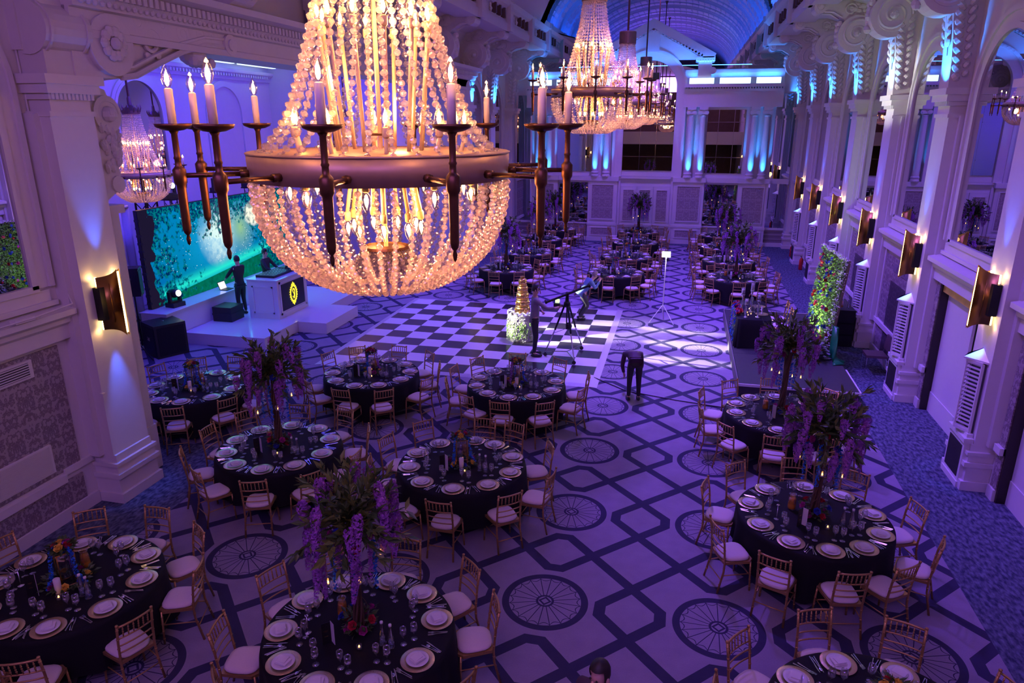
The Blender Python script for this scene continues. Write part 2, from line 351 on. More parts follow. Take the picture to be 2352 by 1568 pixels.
def ledscreen():
    m, nt = nodes('led_screen_picture'); g = G(nt); x, y, z, P = g.pos('Generated')
    Q = g.comb(.3, g.m('MULTIPLY', y, 2.6), z)
    n1 = g.noise(Q, 3.5, 4); n2 = g.noise(Q, 17, 3); n3 = g.noise(Q, 1.6, 2); n4 = g.noise(Q, 30, 2)
    sky = g.mix(n3, (.0, .05, .46), (.0, .30, .42)); sky = g.mix(g.m('MULTIPLY', z, .35), sky, (.0, .40, .66))
    def glow(cy_, cz, sy, sz, e=1.6):
        return g.m('POWER', g.m('MAXIMUM', 0.0, g.m('SUBTRACT', 1.0, g.m('SQRT', g.m('ADD', g.m('POWER', g.m('DIVIDE', g.m('SUBTRACT', y, cy_), sy), 2), g.m('POWER', g.m('DIVIDE', g.m('SUBTRACT', z, cz), sz), 2))))), e)
    sky = g.mix(g.m('MINIMUM', 1.0, g.m('MULTIPLY', glow(.45, .58, .30, .55), .9)), sky, (.01, .42, .90))
    core = g.m('MULTIPLY', glow(.46, .62, .15, .42, 1.0), g.m('MULTIPLY', g.m('MULTIPLY', n1, n1), g.m('MULTIPLY', n2, 9.0)))
    sky = g.mix(g.m('MINIMUM', 1.0, core), sky, (.75, 1.0, .95))
    sky = g.mix(g.m('MULTIPLY', glow(.62, .62, .13, .40), .9), sky, (.35, .62, .25))
    vo = g.n('ShaderNodeTexVoronoi'); vo.inputs['Scale'].default_value = 34
    nt.links.new(Q, vo.inputs['Vector'])
    star = g.m('MULTIPLY', g.lt(vo.outputs['Distance'], .17), g.m('MULTIPLY', g.gt(z, .28), g.gt(n1, .48)))
    sky = g.mix(star, sky, (.85, 1, 1))
    limb = g.m('SUBTRACT', z, g.m('ADD', .10, g.m('MULTIPLY', y, .24)))           # bright horizon, darker green field under it
    line = g.m('POWER', g.m('MAXIMUM', 0.0, g.m('SUBTRACT', 1.0, g.m('DIVIDE', g.m('ABSOLUTE', limb), .12))), 1.5)
    sky = g.mix(g.m('MULTIPLY', line, .9), sky, (.02, .90, .68))
    sky = g.mix(g.lt(limb, -.05), sky, g.mix(n2, (.0, .05, .04), (.0, .24, .14)))
    edge = g.m('MAXIMUM', g.m('SUBTRACT', g.m('MULTIPLY', z, .80), .52), g.m('SUBTRACT', .26, g.m('MULTIPLY', y, 1.1)))
    edge = g.m('MAXIMUM', edge, g.m('SUBTRACT', g.m('MULTIPLY', y, 1.3), .92))
    edge = g.m('ADD', edge, g.m('MULTIPLY', g.m('SUBTRACT', n1, .5), .55))
    leaf = g.m('MINIMUM', 1.0, g.m('MAXIMUM', 0.0, g.m('MULTIPLY', g.m('SUBTRACT', g.m('ADD', g.m('ADD', n2, g.m('MULTIPLY', g.m('SUBTRACT', n4, .5), .25)), g.m('MULTIPLY', edge, .9)), .55), 9.0)))
    moon = glow(.74, .76, .085, .17, .6)
    sky = g.mix(g.m('MINIMUM', 1.0, g.m('MULTIPLY', moon, 2.0)), sky, (1, 1, .82))
    sky = g.mix(g.m('MULTIPLY', leaf, g.m('SUBTRACT', .96, g.m('MULTIPLY', moon, .5))), sky, g.mix(g.gt(n4, .5), (.0, .02, .10), (.0, .17, .20)))
    trunk = g.m('ADD', g.m('MULTIPLY', g.m('SUBTRACT', .075, y), 5.0), g.m('SUBTRACT', n1, .62)); sky = g.mix(g.gt(trunk, .0), sky, (.012, .008, .03))
    e = g.n('ShaderNodeEmission'); nt.links.new(sky, e.inputs[0]); e.inputs[1].default_value = 1.0; g.out(e.outputs[0]); return m
LED = ledscreen()
# ------------------------------------------------------------------ the room
XR, XL = 4.80, -8.29                                    # faces of the piers; walls stand .45 behind them
WR, WL = 5.20, -8.75
FAR = 35.8; BACK = -7.0; SPR = 10.0; HW = 5.3
PY = [8.25 + 3.92 * i for i in range(-3, 8)]            # pier centres along the right wall
ALC0, ALC1, ALX = 9.3, 27.45, -17.0                     # alcove
fl = M(); fl.box(ALX - .2, WR + 1.2, BACK, FAR + .1, -.12, 0.0)
struct('floor', fl, CARPET)

# vaulted ceiling
def vault(a, dr=0.0): return (AX + (HW - dr) * math.cos(a), SPR + (3.2 - dr) * math.sin(a))
ce = M(); N = 40; v = []; f = []
for yv in (BACK, FAR + .1):
    for i in range(N + 1):
        p = vault(PI * i / N); v.append((p[0], yv, p[1]))
for yv in (BACK, FAR + .1):
    for i in range(N + 1):
        p = vault(PI * i / N, -.25); v.append((p[0], yv, p[1]))
for i in range(N):
    f += [(i, i+1, N+2+i, N+1+i), (2*N+2+i, 3*N+3+i, 3*N+4+i, 2*N+3+i)]
f += [(0, N+1, 3*N+3, 2*N+2), (N, 3*N+2-N, 4*N+3, 2*N+1)]
ce.add(v, f); ceiling = struct('ceiling', ce, PLASTER)
def rib(width, depth):
    m_ = M(); v = []; f = []
    for i in range(N + 1):
        for dr in (0.02, depth):
            p = vault(PI*i/N, dr); v += [(p[0], -width/2, p[1]), (p[0], width/2, p[1])]
    for i in range(N):
        b = i*4; e = b+4; f += [(b+2,e+2,e+3,b+3),(b,b+2,e+2,e),(b+1,e+1,e+3,b+3)]
    m_.add(v, f)
    for i in range(3, N-2, 1):                          # beading along the rib
        p = vault(PI*i/N, depth + .015)
        for sy in (-.3, .3): m_.obox((p[0], sy*width, p[1]), (.05, .05, .05))
    return m_
ribm = rib(.75, .10).mesh('rib', PLASTER); ribm2 = rib(.30, .20).mesh('rib', PLASTER); ribm3 = rib(.06, .14).mesh('rib', PLASTER)
yy = 2.0
while yy < FAR:
    ob('rib', ribm2 if int(round(yy/1.3066)) % 3 == 0 else ribm, ceiling, (0, yy, 0)); ob('rib', ribm3, ceiling, (0, yy+.65, 0)); yy += 3.92/3
# side coves between the walls and the cornice beams
for sx in (1, -1):
    def P_(x): return AX + sx*x
    co = M(); prof = [(7.05, 7.9), (6.95, 8.5), (6.6, 8.95), (6.1, 9.1), (5.3, 9.12), (5.3, 9.4), (7.4, 9.4), (7.4, 7.9)]
    co.ext([(P_(a), b) for a, b in prof], 1, BACK, FAR + .05); struct('trim_cove', co, PLASTER, ceiling)
    en = M()
    en.ext([(P_(a), b) for a, b in [(5.0,9.0),(5.75,9.0),(5.75,9.14),(5.35,9.16),(5.35,10.02),(4.90,10.02),(4.90,10.2),(4.82,10.2),(4.82,9.98),(4.92,9.86),(5.02,9.80),(5.02,9.72),(5.12,9.70),(5.12,9.42),(5.05,9.40),(5.05,9.30),(4.98,9.28)]], 1, BACK, FAR)
    e_o = struct('trim_1' if sx > 0 else 'trim_2', en, PLASTER)
    for y0 in PY + [36.2]:
        bk = M(); bk.box(min(P_(4.86), P_(5.1)), max(P_(4.86), P_(5.1)), y0-.22, y0+.22, 9.0, 10.05); bk.box(min(P_(4.78), P_(5.1)), max(P_(4.78), P_(4.9)), y0-.27, y0+.27, 9.98, 10.21)
        if y0 < 36: obj('block', bk, PLASTER, e_o)
        for q in (.65, 1.3, 1.95):
            b = M(); b.box(min(P_(4.95), P_(5.14)), max(P_(4.95), P_(5.14)), y0-q-.06, y0-q+.06, 9.40, 9.74); obj('bracket', b, BROWN, e_o)
        for q in (.35, .98, 1.62, 2.27, 2.9, 3.5):
            b = M()
            for t in range(7):
                a = t*PI/3.2; b.ball((P_(5.09), y0-q+.12*math.cos(a)*(t/7), 9.56+.10*math.sin(a)), .05, 6, 4)
            b.ball((P_(5.08), y0-q, 9.56), .07, 6, 4, (.5, 1, 1)); obj('ornament', b, RELIEF, e_o)

# ---- pier: base, shaft, capital in one mesh, x outwards = -x for the right wall
def pier_mesh():
    m_ = M()
    m_.box(-.02, .6, -.45, .45, 0, .16); m_.box(.03, .6, -.42, .42, .16, .42); m_.box(-.02, .6, -.45, .45, .42, .50)
    m_.box(.03, .6, -.41, .41, .50, .62); m_.box(.0, .6, -.44, .44, .62, .68); m_.box(.05, .6, -.38, .38, .68, .80)
    m_.box(.09, .6, -.38, .38, .80, 5.86); m_.box(.06, .6, -.40, .40, 5.86, 5.93); m_.box(.26, .6, -.48, .48, .8, 5.9)
    m_.box(.09, .6, -.34, .34, 5.93, 6.08); m_.box(.04, .6, -.39, .39, 6.08, 6.16); m_.box(-.02, .6, -.45, .45, 6.16, 6.28); m_.box(-.07, .6, -.50, .50, 6.28, 6.40)
    for k in range(11): m_.box(.02, .05, -.36+.068*k, -.32+.068*k, 6.08, 6.16)
    return m_
pierm = pier_mesh().mesh('pier', PAINT)
def spiral(m_, c, y, r0, turns, r=.035, out=1):
    pts = []
    for i in range(int(turns*20)+1):
        a = i*2*PI/20; q = r0*(1 - .72*i/(turns*20)); pts.append((c[0]+q*math.cos(a), y, c[1]+q*math.sin(a)))
    m_.tube(pts, r, 5)
def spiral_yz(m_, c, x, r0, turns, r=.03):
    m_.tube([(x, c[0]+r0*(1-.7*i/(turns*20))*math.cos(i*PI/10), c[1]+r0*(1-.7*i/(turns*20))*math.sin(i*PI/10)) for i in range(int(turns*20)+1)], r, 5)
def lobe(m_, c, d, L, w_):                               # pointed leaf lobe lying on a carved face
    d = Vector(d).normalized(); x = d.orthogonal().normalized(); y = d.cross(x); t = M(); t.ball((0,0,0), 1, 6, 5)
    c = Vector(c) + d*L*.4; t.xf(Matrix(((x.x*w_, y.x*w_, d.x*L*.55, c.x), (x.y*w_, y.y*w_, d.y*L*.55, c.y), (x.z*w_, y.z*w_, d.z*L*.55, c.z), (0,0,0,1)))); m_.add(t.v, t.f)
def console(short):
    """scrolled console in the x-z plane, wall at +x; x measured from the pier face, z absolute"""
    m_ = M(); T = .27; r_ = random.Random(3)
    if not short:
        m_.ext([(.5,6.4),(.02,6.4),(.0,6.9),(-.04,7.3),(-.10,7.7),(-.2,8.2),(.5,8.9)], 1, -T, T)
        for k in range(10):                             # acanthus down the front and the sides
            z = 6.55+.155*k; g_ = .55+.05*k
            for s_ in (-1, 1):
                (lobe(m_, (-.02-.012*k, s_*.10*g_, z), (-.10, s_*.75, 1.0), .17*g_+.05, .055) if k > 3 else None); lobe(m_, (.16-.012*k, s_*T, z), (-.9, s_*.05, .9), .20*g_+.05, .075); lobe(m_, (.24-.01*k, s_*T, z+.07), (.6, s_*.05, .9), .15*g_+.05, .07)
        m_.tube([(-.03,0,7.0),(-.06,0,7.3),(-.14,0,8.0)], [.03,.045,.06], 6)
    m_.disc((-.22, 0, 8.2), 1, .50, 2*T+.06, 26); m_.disc((-.22, 0, 8.2), 1, .37, 2*T+.12, 22)
    m_.ext([(.5,8.2),(.5,9.1),(-1.35,9.1),(-1.42,8.95),(-1.2,8.83),(-1.05,8.86),(-.85,8.82),(-.66,8.68),(-.5,8.45),(-.3,8.2)], 1, -T*.85, T*.85)
    m_.tube([(-.66,-T*.9,8.66),(-.9,-T*.9,8.8),(-1.15,-T*.9,8.82)], .03, 5); m_.tube([(-.66,T*.9,8.66),(-.9,T*.9,8.8),(-1.15,T*.9,8.82)], .03, 5)
    m_.disc((-1.27, 0, 8.94), 1, .18, 2*T+.08, 18); m_.disc((-1.27, 0, 8.94), 1, .09, 2*T+.14, 12)
    for s_ in (-1, 1):
        spiral(m_, (-.22, 8.2), s_*(T+.05), .42, 1.7); m_.ball((-.22, s_*(T+.08), 8.2), .10, 8, 5)
        for a in range(5): m_.ball((-.22+.06*math.cos(a*1.26), s_*(T+.13), 8.2+.06*math.sin(a*1.26)), .035, 6, 4)
        spiral(m_, (-1.27, 8.94), s_*(T+.06), .14, 1.5, .018)
        for k in range(16):                             # leaf scrolls in the spandrel
            m_.ball((-.1-.75*r_.random()+.35, s_*T*.88, 8.72+.3*r_.random()), .05+.05*r_.random(), 6, 4, (1.3, .5, .8))
        spiral(m_, (-.45, 8.86), s_*T*.92, .17, 1.4, .03)
    for k in range(10): m_.ball((-.66-.05*r_.random(), (r_.random()-.5)*.5, 7.9+.62*r_.random()), .09, 6, 4)    # leaf mask under the scroll
    return m_
conm = console(False).mesh('console', RELIEF); cons = console(True).mesh('console', RELIEF)

# ---- right wall
wr = M(); BC = [(PY[i]+PY[i+1])/2 for i in range(len(PY)-1)]
DOORS = {2: (13.75, 15.35), 1: (None, None)}
wr.box(WR, WR+.3, BACK, FAR+.1, 2.95, 9.4)
k3 = PY.index(8.25)
dbays = [k3-1, k3, k3+1]                                 # bays with a doorway
for i, yc in enumerate(BC):
    if i in dbays:
        for a, b in ((PY[i], yc-1.3), (yc+1.2, PY[i+1])): wr.box(WR, WR+.3, a, b, 0, 2.95)
        wr.box(WR+1.05, WR+1.15, yc-1.4, yc+1.3, 0, 2.95)
        for a in (yc-1.38, yc+1.2): wr.box(WR+.3, WR+1.1, a, a+.08, 0, 2.95)
    else: wr.box(WR, WR+.3, PY[i], PY[i+1], 0, 2.95)
wr.box(WR, WR+.3, BACK, PY[0], 0, 2.95); wr.box(WR, WR+.3, PY[-1], FAR+.1, 0, 2.95)
wall_r = struct('wall_right', wr, PAINT)
for i, y0 in enumerate(PY[2:]):
    o = ob('trim_pier', pierm, wall_r, (XR, y0, 0)); ob('trim_console', conm, wall_r, (XR, y0, 0))
def arch_trim(m_, yc, xa, xb):                           # archivolt and jamb mouldings around a wall mirror
    for r0, r1, d in ((1.06, 1.16, .07), (1.16, 1.34, .04), (1.34, 1.42, .08)):
        xs = (xa, xa + (d if xb > xa else -d)); x0, x1 = min(xs), max(xs)
        m_.arc_band(yc, 6.2, r0, r1, x0, x1)
        for s_ in (-1, 1): m_.box(x0, x1, min(yc+s_*r0, yc+s_*r1), max(yc+s_*r0, yc+s_*r1), 3.55, 6.2)
        m_.box(x0, x1, yc-r1, yc+r1, 3.6-(r1-1.06)*.9, 3.6-(r0-1.06)*.9)
def mirror_mesh(yc, x0, x1):
    m_ = M(); poly = [(yc-1.06, 3.6), (yc+1.06, 3.6)] + [(yc+1.06*math.cos(PI*k/20), 6.2+1.06*math.sin(PI*k/20)) for k in range(21)]
    m_.ext(poly, 0, x0, x1); return m_
ORD = ['first', 'second', 'third', 'fourth', 'fifth', 'sixth', 'seventh', 'eighth', 'ninth', 'tenth', 'eleventh', 'twelfth']
for n, i in enumerate(range(k3-1, len(BC))):
    yc = BC[i]; a = M(); arch_trim(a, yc, WR, WR-1); obj('archivolt', a, PAINT, wall_r)
    l = M(); l.ext([(WR+.02,2.72),(WR-.10,2.75),(WR-.10,2.95),(WR-.16,3.0),(WR-.16,3.06),(WR-.26,3.12),(WR-.26,3.2),(WR+.02,3.26)], 1, yc-1.52, yc+1.52); obj('ledge', l, PAINT, wall_r)
    t = tag(obj('wall_mirror', mirror_mesh(yc, WR-.035, WR-.01), MIRROR), 'tall round-topped mirror above the ledge, %s bay from the near end on the gold-sconce wall' % ORD[n], 'mirror', 'arched mirrors of the sconce wall')
    if i not in dbays:
        p = M(); p.box(WR-.02, WR+.01, yc-1.3, yc+1.3, .95, 2.62); p.box(WR-.02, WR+.01, yc-1.3, yc+1.3, .22, .78); obj('wallpaper', p, WALLP, wall_r)
        p = M(); p.box(WR-.07, WR, yc-1.5, yc+1.5, .80, .92); p.box(WR-.05, WR, yc-1.5, yc+1.5, 0, .2); obj('dado_rail', p, PAINT, wall_r)
        p = M()
        for s_ in (-1, 1): p.box(WR-.05, WR, yc+s_*1.36-.05, yc+s_*1.36+.05, .2, 2.72)
        obj('panel_moulding', p, PAINT, wall_r)
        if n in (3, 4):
            p = M(); p.box(WR-.025, WR+.01, yc-.72, yc+.65, .1, 2.05); obj('recess', p, damask('shaded_recess_damask', (.10,.085,.10), (.055,.048,.06), True, 0, .5, .5), wall_r)  # flat panel, the shade of a recess is put into its darkened damask
            p = M(); p.box(WR-.04, WR, yc-.75, yc+.55, 2.3, 2.5)
            for q in range(4): p.box(WR-.05, WR, yc-.68+.3*q, yc-.46+.3*q, 2.35, 2.45)
            obj('vent_grille', p, mat('grey_vent', (.25,.22,.26), .5, noise=.05), wall_r)
    else:
        d = M(); d.box(WR+.14, WR+.19, yc-.22, yc+1.17, 0, 2.62); d.box(WR+.125, WR+.14, yc-.22, yc+1.17, 0, .42); dr = struct('door_%d' % (n+1), d, PAINT)
        d = M(); d.box(WR+.36, WR+.41, yc-1.26, yc-.26, 0, 2.9); d.box(WR+.345, WR+.36, yc-1.1, yc-.42, 1.0, 2.5); d.box(WR+.345, WR+.36, yc-1.26, yc-.26, 0, .42); obj('folded_leaf', d, PAINT, dr)
        d = M(); d.box(WR+.02, WR+.10, yc-1.3, yc+1.2, 2.55, 2.95); bp = obj('brass_lintel', d, BRASSPL, dr)
        d = M(); d.box(WR+.0, WR+.02, yc+.10, yc+.22, 2.72, 2.78); obj('latch', d, BLACKMET, bp)
        d = M(); d.box(WR-.01, WR+.3, yc+1.17, yc+1.22, 0, 2.95); obj('dark_frame', d, mat('dark_wood_frame', (.02,.012,.012), .4, noise=.2), dr)
        p = M(); p.box(WR-.03, WR+.0, yc+1.22, yc+1.42, .2, 2.7); p.box(WR-.03, WR, yc-1.5, yc-1.33, .2, 2.7); obj('wallpaper', p, WALLP, wall_r)
        p = M(); p.box(WR-.09, WR, yc+1.22, yc+1.44, .80, .92); p.box(WR-.06, WR, yc+1.22, yc+1.44, 0, .2); obj('dado_rail', p, PAINT, wall_r)

# ---- left wall: near bays, the alcove opening, one far bay
wl = M(); LP = [8.61 - 3.92*k for k in range(0, 4)]
wl.box(WL-.3, WL, BACK, ALC0-.2, 0, 9.4); wl.box(WL-.3, WL, ALC1+.2, FAR+.1, 0, 9.4); wl.box(WL-.3, WL+.1, ALC0-.3, ALC1+.3, 7.55, 9.4)
wall_l = struct('wall_left', wl, PAINT)
for y0 in LP: ob('trim_pier', pierm, wall_l, (XL, y0, 0), (0, 0, PI))
b_ = M(); y0 = LP[0]; b_.box(WL, XL-.02, y0-.36, y0+.36, 6.4, 6.72); b_.disc((XL-.22, y0, 6.98), 1, .34, .78, 24); b_.box(WL, XL-.30, y0-.42, y0+.42, 6.7, 7.3); b_.box(WL, XL-.05, y0-.33, y0+.33, 7.25, 9.2)
for (a, b, c, d) in ((-.22,.22,7.42,7.46),(-.22,.22,8.9,8.94),(-.22,-.18,7.42,8.94),(.18,.22,7.42,8.94)): b_.box(XL-.06, XL-.025, y0+a, y0+b, c, d)
for yq in (-.30, .30): b_.disc((XL-.22, y0+yq, 6.98), 1, .36, .04, 24)
obj('scroll_block', b_, PLASTER, wall_l)
for y0 in LP[1:]: ob('trim_console', conm, wall_l, (XL, y0, 0), (0, 0, PI))
for y0 in (ALC1+.45, ALC1+4.1, FAR-.2): ob('trim_pier', pierm, wall_l, (XL, y0, 0), (0, 0, PI)); ob('trim_console', conm, wall_l, (XL, y0, 0), (0, 0, PI))
for y0 in PY:
    if ALC0+1 < y0 < ALC1: ob('trim_console', cons, wall_l, (XL, y0, 0), (0, 0, PI))
en = M()                                                 # entablature over the alcove opening
en.ext([(WL-.25,6.92),(XL+.10,6.92),(XL+.10,7.02),(XL+.06,7.04),(XL+.06,7.28),(XL+.14,7.30),(XL+.14,7.36),(XL+.2,7.44),(XL+.2,7.56),(XL+.42,7.62),(XL+.46,7.72),(WL-.25,7.8)], 1, ALC0-.6, ALC1+.6)
ent = struct('trim_4', en, PLASTER)
for k in range(int((ALC1-ALC0)/.13)):
    pass
dn = M(); y = ALC0-.5
while y < ALC1+.5:
    dn.box(XL+.12, XL+.27, y, y+.075, 7.44, 7.565); dn.ball((XL+.15, y+.04, 7.385), .055, 6, 4, (.8, .9, 1)); y += .125
obj('dentil_course', dn, PLASTER, ent)
def spandrel(name):                                      # big scrolled bracket in the corner of the opening (y-z plane)
    m_ = M(); T = .42
    m_.ext([(-.55,6.4),(-.05,6.4),(.55,6.42),(1.05,6.62),(1.7,6.86),(2.4,7.0),(2.95,7.02),(3.1,7.1),(3.05,7.3),(-.55,7.3)], 0, -T, -.06)
    edge = [(.25,6.42),(.55,6.46),(1.05,6.66),(1.7,6.9),(2.35,7.06),(2.9,7.08)]
    for dx in (-.02, -.40): m_.tube([(dx, a, b) for a, b in edge], .05, 6)
    m_.tube([(0, a-.05, b+.12) for a, b in edge], .03, 5)
    m_.disc((-.2, .12, 6.85), 0, .42, .46, 26); m_.disc((-.2, 3.0, 7.12), 0, .18, .5, 18); m_.disc((-.2, 3.0, 7.12), 0, .10, .56, 12)
    for q in range(10):
        a = q*PI/5; m_.ball((.06, .12+.17*math.cos(a), 6.87+.17*math.sin(a)), .085, 7, 4, (.5, 1, 1))
    m_.ball((.08, .12, 6.87), .09, 8, 5)
    for (yc, zc, r0, tn) in ((1.75,7.17,.20,1.8),(1.0,6.98,.22,1.6),(.75,7.25,.16,1.4),(2.2,7.2,.13,1.4),(2.5,7.22,.10,1.3),(1.3,7.26,.12,1.3)):
        pts = []
        for i in range(int(tn*16)+1):
            a = i*2*PI/16; q = r0*(1-.8*i/(tn*16)); pts.append((-.03, yc+q*math.cos(a), zc+q*math.sin(a)))
        m_.tube(pts, .035, 5)
        for q in range(6):
            a = q*1.05; m_.ball((-.03, yc+r0*1.05*math.cos(a), zc+r0*1.05*math.sin(a)), .06, 6, 4, (.5, 1.2, .8))
    m_.ball((-.2, 2.2, 6.88), .22, 9, 6, (.9, 1.3, .8)); m_.ball((-.2, 2.45, 6.80), .12, 7, 5)
    for q in range(7): m_.ball((-.2+.12*math.cos(q*.9), 2.05+.09*q, 6.78), .09, 6, 4)
    return m_
sp_ = spandrel('').mesh('scroll_bracket', RELIEF)
ob('scroll_bracket', sp_, ent, (XL+.06, ALC0-.05, 0)); ob('scroll_bracket', sp_, ent, (XL-.36, ALC1+.05, 0), (0, 0, PI))
j = M(); jx = XL-.30                                     # carved corbel on the pier jamb inside the opening
j.ext([(9.05,4.55),(9.45,4.75),(9.56,5.0),(9.46,5.5),(9.62,5.95),(9.5,6.25),(9.05,6.35)], 0, jx-.32, jx); j.disc((jx-.16, 9.45, 5.9), 0, .27, .40, 20); j.disc((jx-.16, 9.46, 4.86), 0, .13, .38, 14)
for q in range(22): lobe(j, (jx, 9.30+.30*rnd.random(), 5.0+.75*rnd.random()), (.2, rnd.uniform(-.6,.6), 1), .16, .05)
for q in range(10): lobe(j, (jx-.1, 9.62-.05*rnd.random(), 5.25+.07*q), (.4, .8, .5), .18, .05)
j.ball((jx+.05, 9.45, 5.9), .12, 8, 5); j.ball((jx+.1, 9.43, 5.92), .07, 8, 5); spiral_yz(j, (9.45, 5.9), jx+.02, .22, 1.4); j.box(jx-.36, jx+.02, 9.0, 9.50, 4.42, 4.55); j.box(jx-.30, jx-.02, 9.0, 9.40, 0, 4.42); j.box(jx-.34, jx, 9.0, 9.44, 0, .8)
obj('jamb_corbel', j, RELIEF, wall_l)
for n, yc in enumerate((8.61-1.96, 8.61-5.88, ALC1+.45+1.83, ALC1+4.1+1.7)):
    a = M(); arch_trim(a, yc, WL, WL+1); obj('archivolt', a, PAINT, wall_l)
    l = M(); l.ext([(WL-.02,2.72),(WL+.10,2.75),(WL+.10,2.95),(WL+.16,3.0),(WL+.16,3.06),(WL+.26,3.12),(WL+.26,3.2),(WL-.02,3.26)], 1, yc-1.52, yc+1.52); obj('ledge', l, PAINT, wall_l)
    tag(obj('wall_mirror', mirror_mesh(yc, WL+.01, WL+.035), MIRROR), ['tall mirror cut off by the frame, over the damask wall beside the lit pier', 'tall round-topped mirror beyond the damask wall closest to the viewer', 'tall round-topped mirror just past the stage alcove', 'tall round-topped mirror in the far corner past the stage alcove'][n], 'mirror')
    p = M(); p.box(WL-.01, WL+.02, yc-1.42, yc+1.3, .78, 2.68); p.box(WL-.01, WL+.02, yc-1.42, yc+1.3, .2, .62); obj('wallpaper', p, WALLP, wall_l)
    p = M(); p.box(WL, WL+.07, yc-1.5, yc+.98, .62, .74); p.box(WL, WL+.05, yc+.98, yc+1.5, .72, .82); p.box(WL, WL+.05, yc-1.5, yc+1.5, 0, .2); obj('dado_rail', p, PAINT, wall_l)
    if n == 0:
        g_ = M(); g_.box(WL+.02, WL+.05, yc-1.4, yc+.82, 2.36, 2.62); fr = obj('air_vent', g_, PAINT, wall_l)
        g_ = M()
        for q in range(6): g_.box(WL+.05, WL+.062, yc-1.34, yc+.76, 2.40+.034*q, 2.415+.034*q)
        g_.k = 1; g_.box(WL+.045, WL+.052, yc-1.34, yc+.76, 2.39, 2.59); obj('louvre', g_, [PAINT, BLACKPL], fr)
        g_ = M(); g_.box(WL+.02, WL+.05, yc-1.4, yc+.84, .86, 1.30); fr = obj('radiator_grille', g_, PAINT, wall_l)
        g_ = M()
        for q in range(28): g_.box(WL+.05, WL+.056, yc-1.36, yc+.80, .88+.0146*q, .886+.0146*q)
        obj('louvre', g_, PLASTER, fr)
        g_ = M(); pts = [(WL+.03, 8.22, 6.9), (WL+.05, 8.22, 5.0), (WL+.05, 8.2, 3.6), (WL+.28, 8.1, 3.28), (WL+.30, 7.4, 3.25), (WL+.30, 6.4, 3.25)]; g_.tube(pts, .012, 5)
        tag(obj('power_cable', g_, PAINT), 'white cable clipped down the wall and along the ledge by the damask', 'cable')
        g_ = M(); g_.box(WL+.2, WL+.3, 7.15, 7.45, 3.22, 3.28); tag(obj('socket_strip', g_, PAINT), 'white extension socket strip lying on the ledge over the damask wall', 'socket strip')
        g_ = M(); g_.box(XL-.11, XL-.05, 8.20, 8.26, 1.72, 1.85); tag(obj('switch_box', g_, PAINT), 'small white switch box on the side of the lit pier', 'switch')

# ---- alcove
al = M(); al.box(ALX-.2, ALX, ALC0-.5, ALC1+.5, 0, 8.6); al.box(ALX, WL, ALC0-.5, ALC0-.3, 0, 8.6); al.box(ALX, WL, ALC1+.3, ALC1+.5, 0, 8.6); al.box(ALX, WL+.05, ALC0-.4, ALC1+.4, 8.2, 8.4)
wall_a = struct('wall_alcove', al, PAINT)
c_ = M(); c_.ext([(ALX,7.3),(ALX+.08,7.3),(ALX+.1,7.45),(ALX+.25,7.55),(ALX+.28,7.66),(ALX,7.7)], 1, ALC0-.3, ALC1+.3); obj('cornice', c_, PAINT, wall_a)
c_ = M(); y = ALC0-.2
while y < ALC1: c_.box(ALX, ALX+.2, y, y+.08, 7.42, 7.52); y += .16
obj('dentil_course', c_, PAINT, wall_a)
def alc_arch(yc, w_, top, bottom, name):
    m_ = M(); s0 = top - w_
    for r0, r1, d in ((w_, w_+.1, .08), (w_+.1, w_+.22, .05)):
        m_.arc_band(yc, s0, r0, r1, ALX, ALX+d)
        for s_ in (-1, 1): m_.box(ALX, ALX+d, min(yc+s_*r0, yc+s_*r1), max(yc+s_*r0, yc+s_*r1), bottom, s0)
    obj('archivolt', m_, PAINT, wall_a)
    p = M(); p.ext([(yc-w_, bottom), (yc+w_, bottom)] + [(yc+w_*math.cos(PI*k/20), s0+w_*math.sin(PI*k/20)) for k in range(21)], 0, ALX+.005, ALX+.02)
    return p
tag(obj('wall_mirror', alc_arch(20.1, .98, 7.02, 3.5, ''), MIRROR), 'tall arched mirror on the blue alcove wall behind the small chandelier', 'mirror')
obj('blind_arch', alc_arch(24.6, .95, 7.02, 3.5, ''), PLASTER, wall_a)
for k, yc in enumerate((15.8, 11.6)): obj('blind_arch', alc_arch(yc, .9, 7.0, 3.5, ''), PLASTER, wall_a)
for (y0, y1) in ((22.1, 24.6), (25.0, 27.4), (19.2, 21.2)):
    p = M(); p.box(ALX+.45, ALX+.62, y0, y1, 7.82, 7.90); q = thing('led_batten', 'glowing light batten under the alcove ceiling, %s' % {22.1:'middle of three', 25.0:'farthest of three', 19.2:'nearest of three'}[y0], 'light', (0,0,0), 0, 'alcove light battens')
    obj('housing', M().box(ALX+.42, ALX+.65, y0-.03, y1+.03, 7.9, 7.96), PAINT, q); obj('lens', p, STRIPBLUE, q)

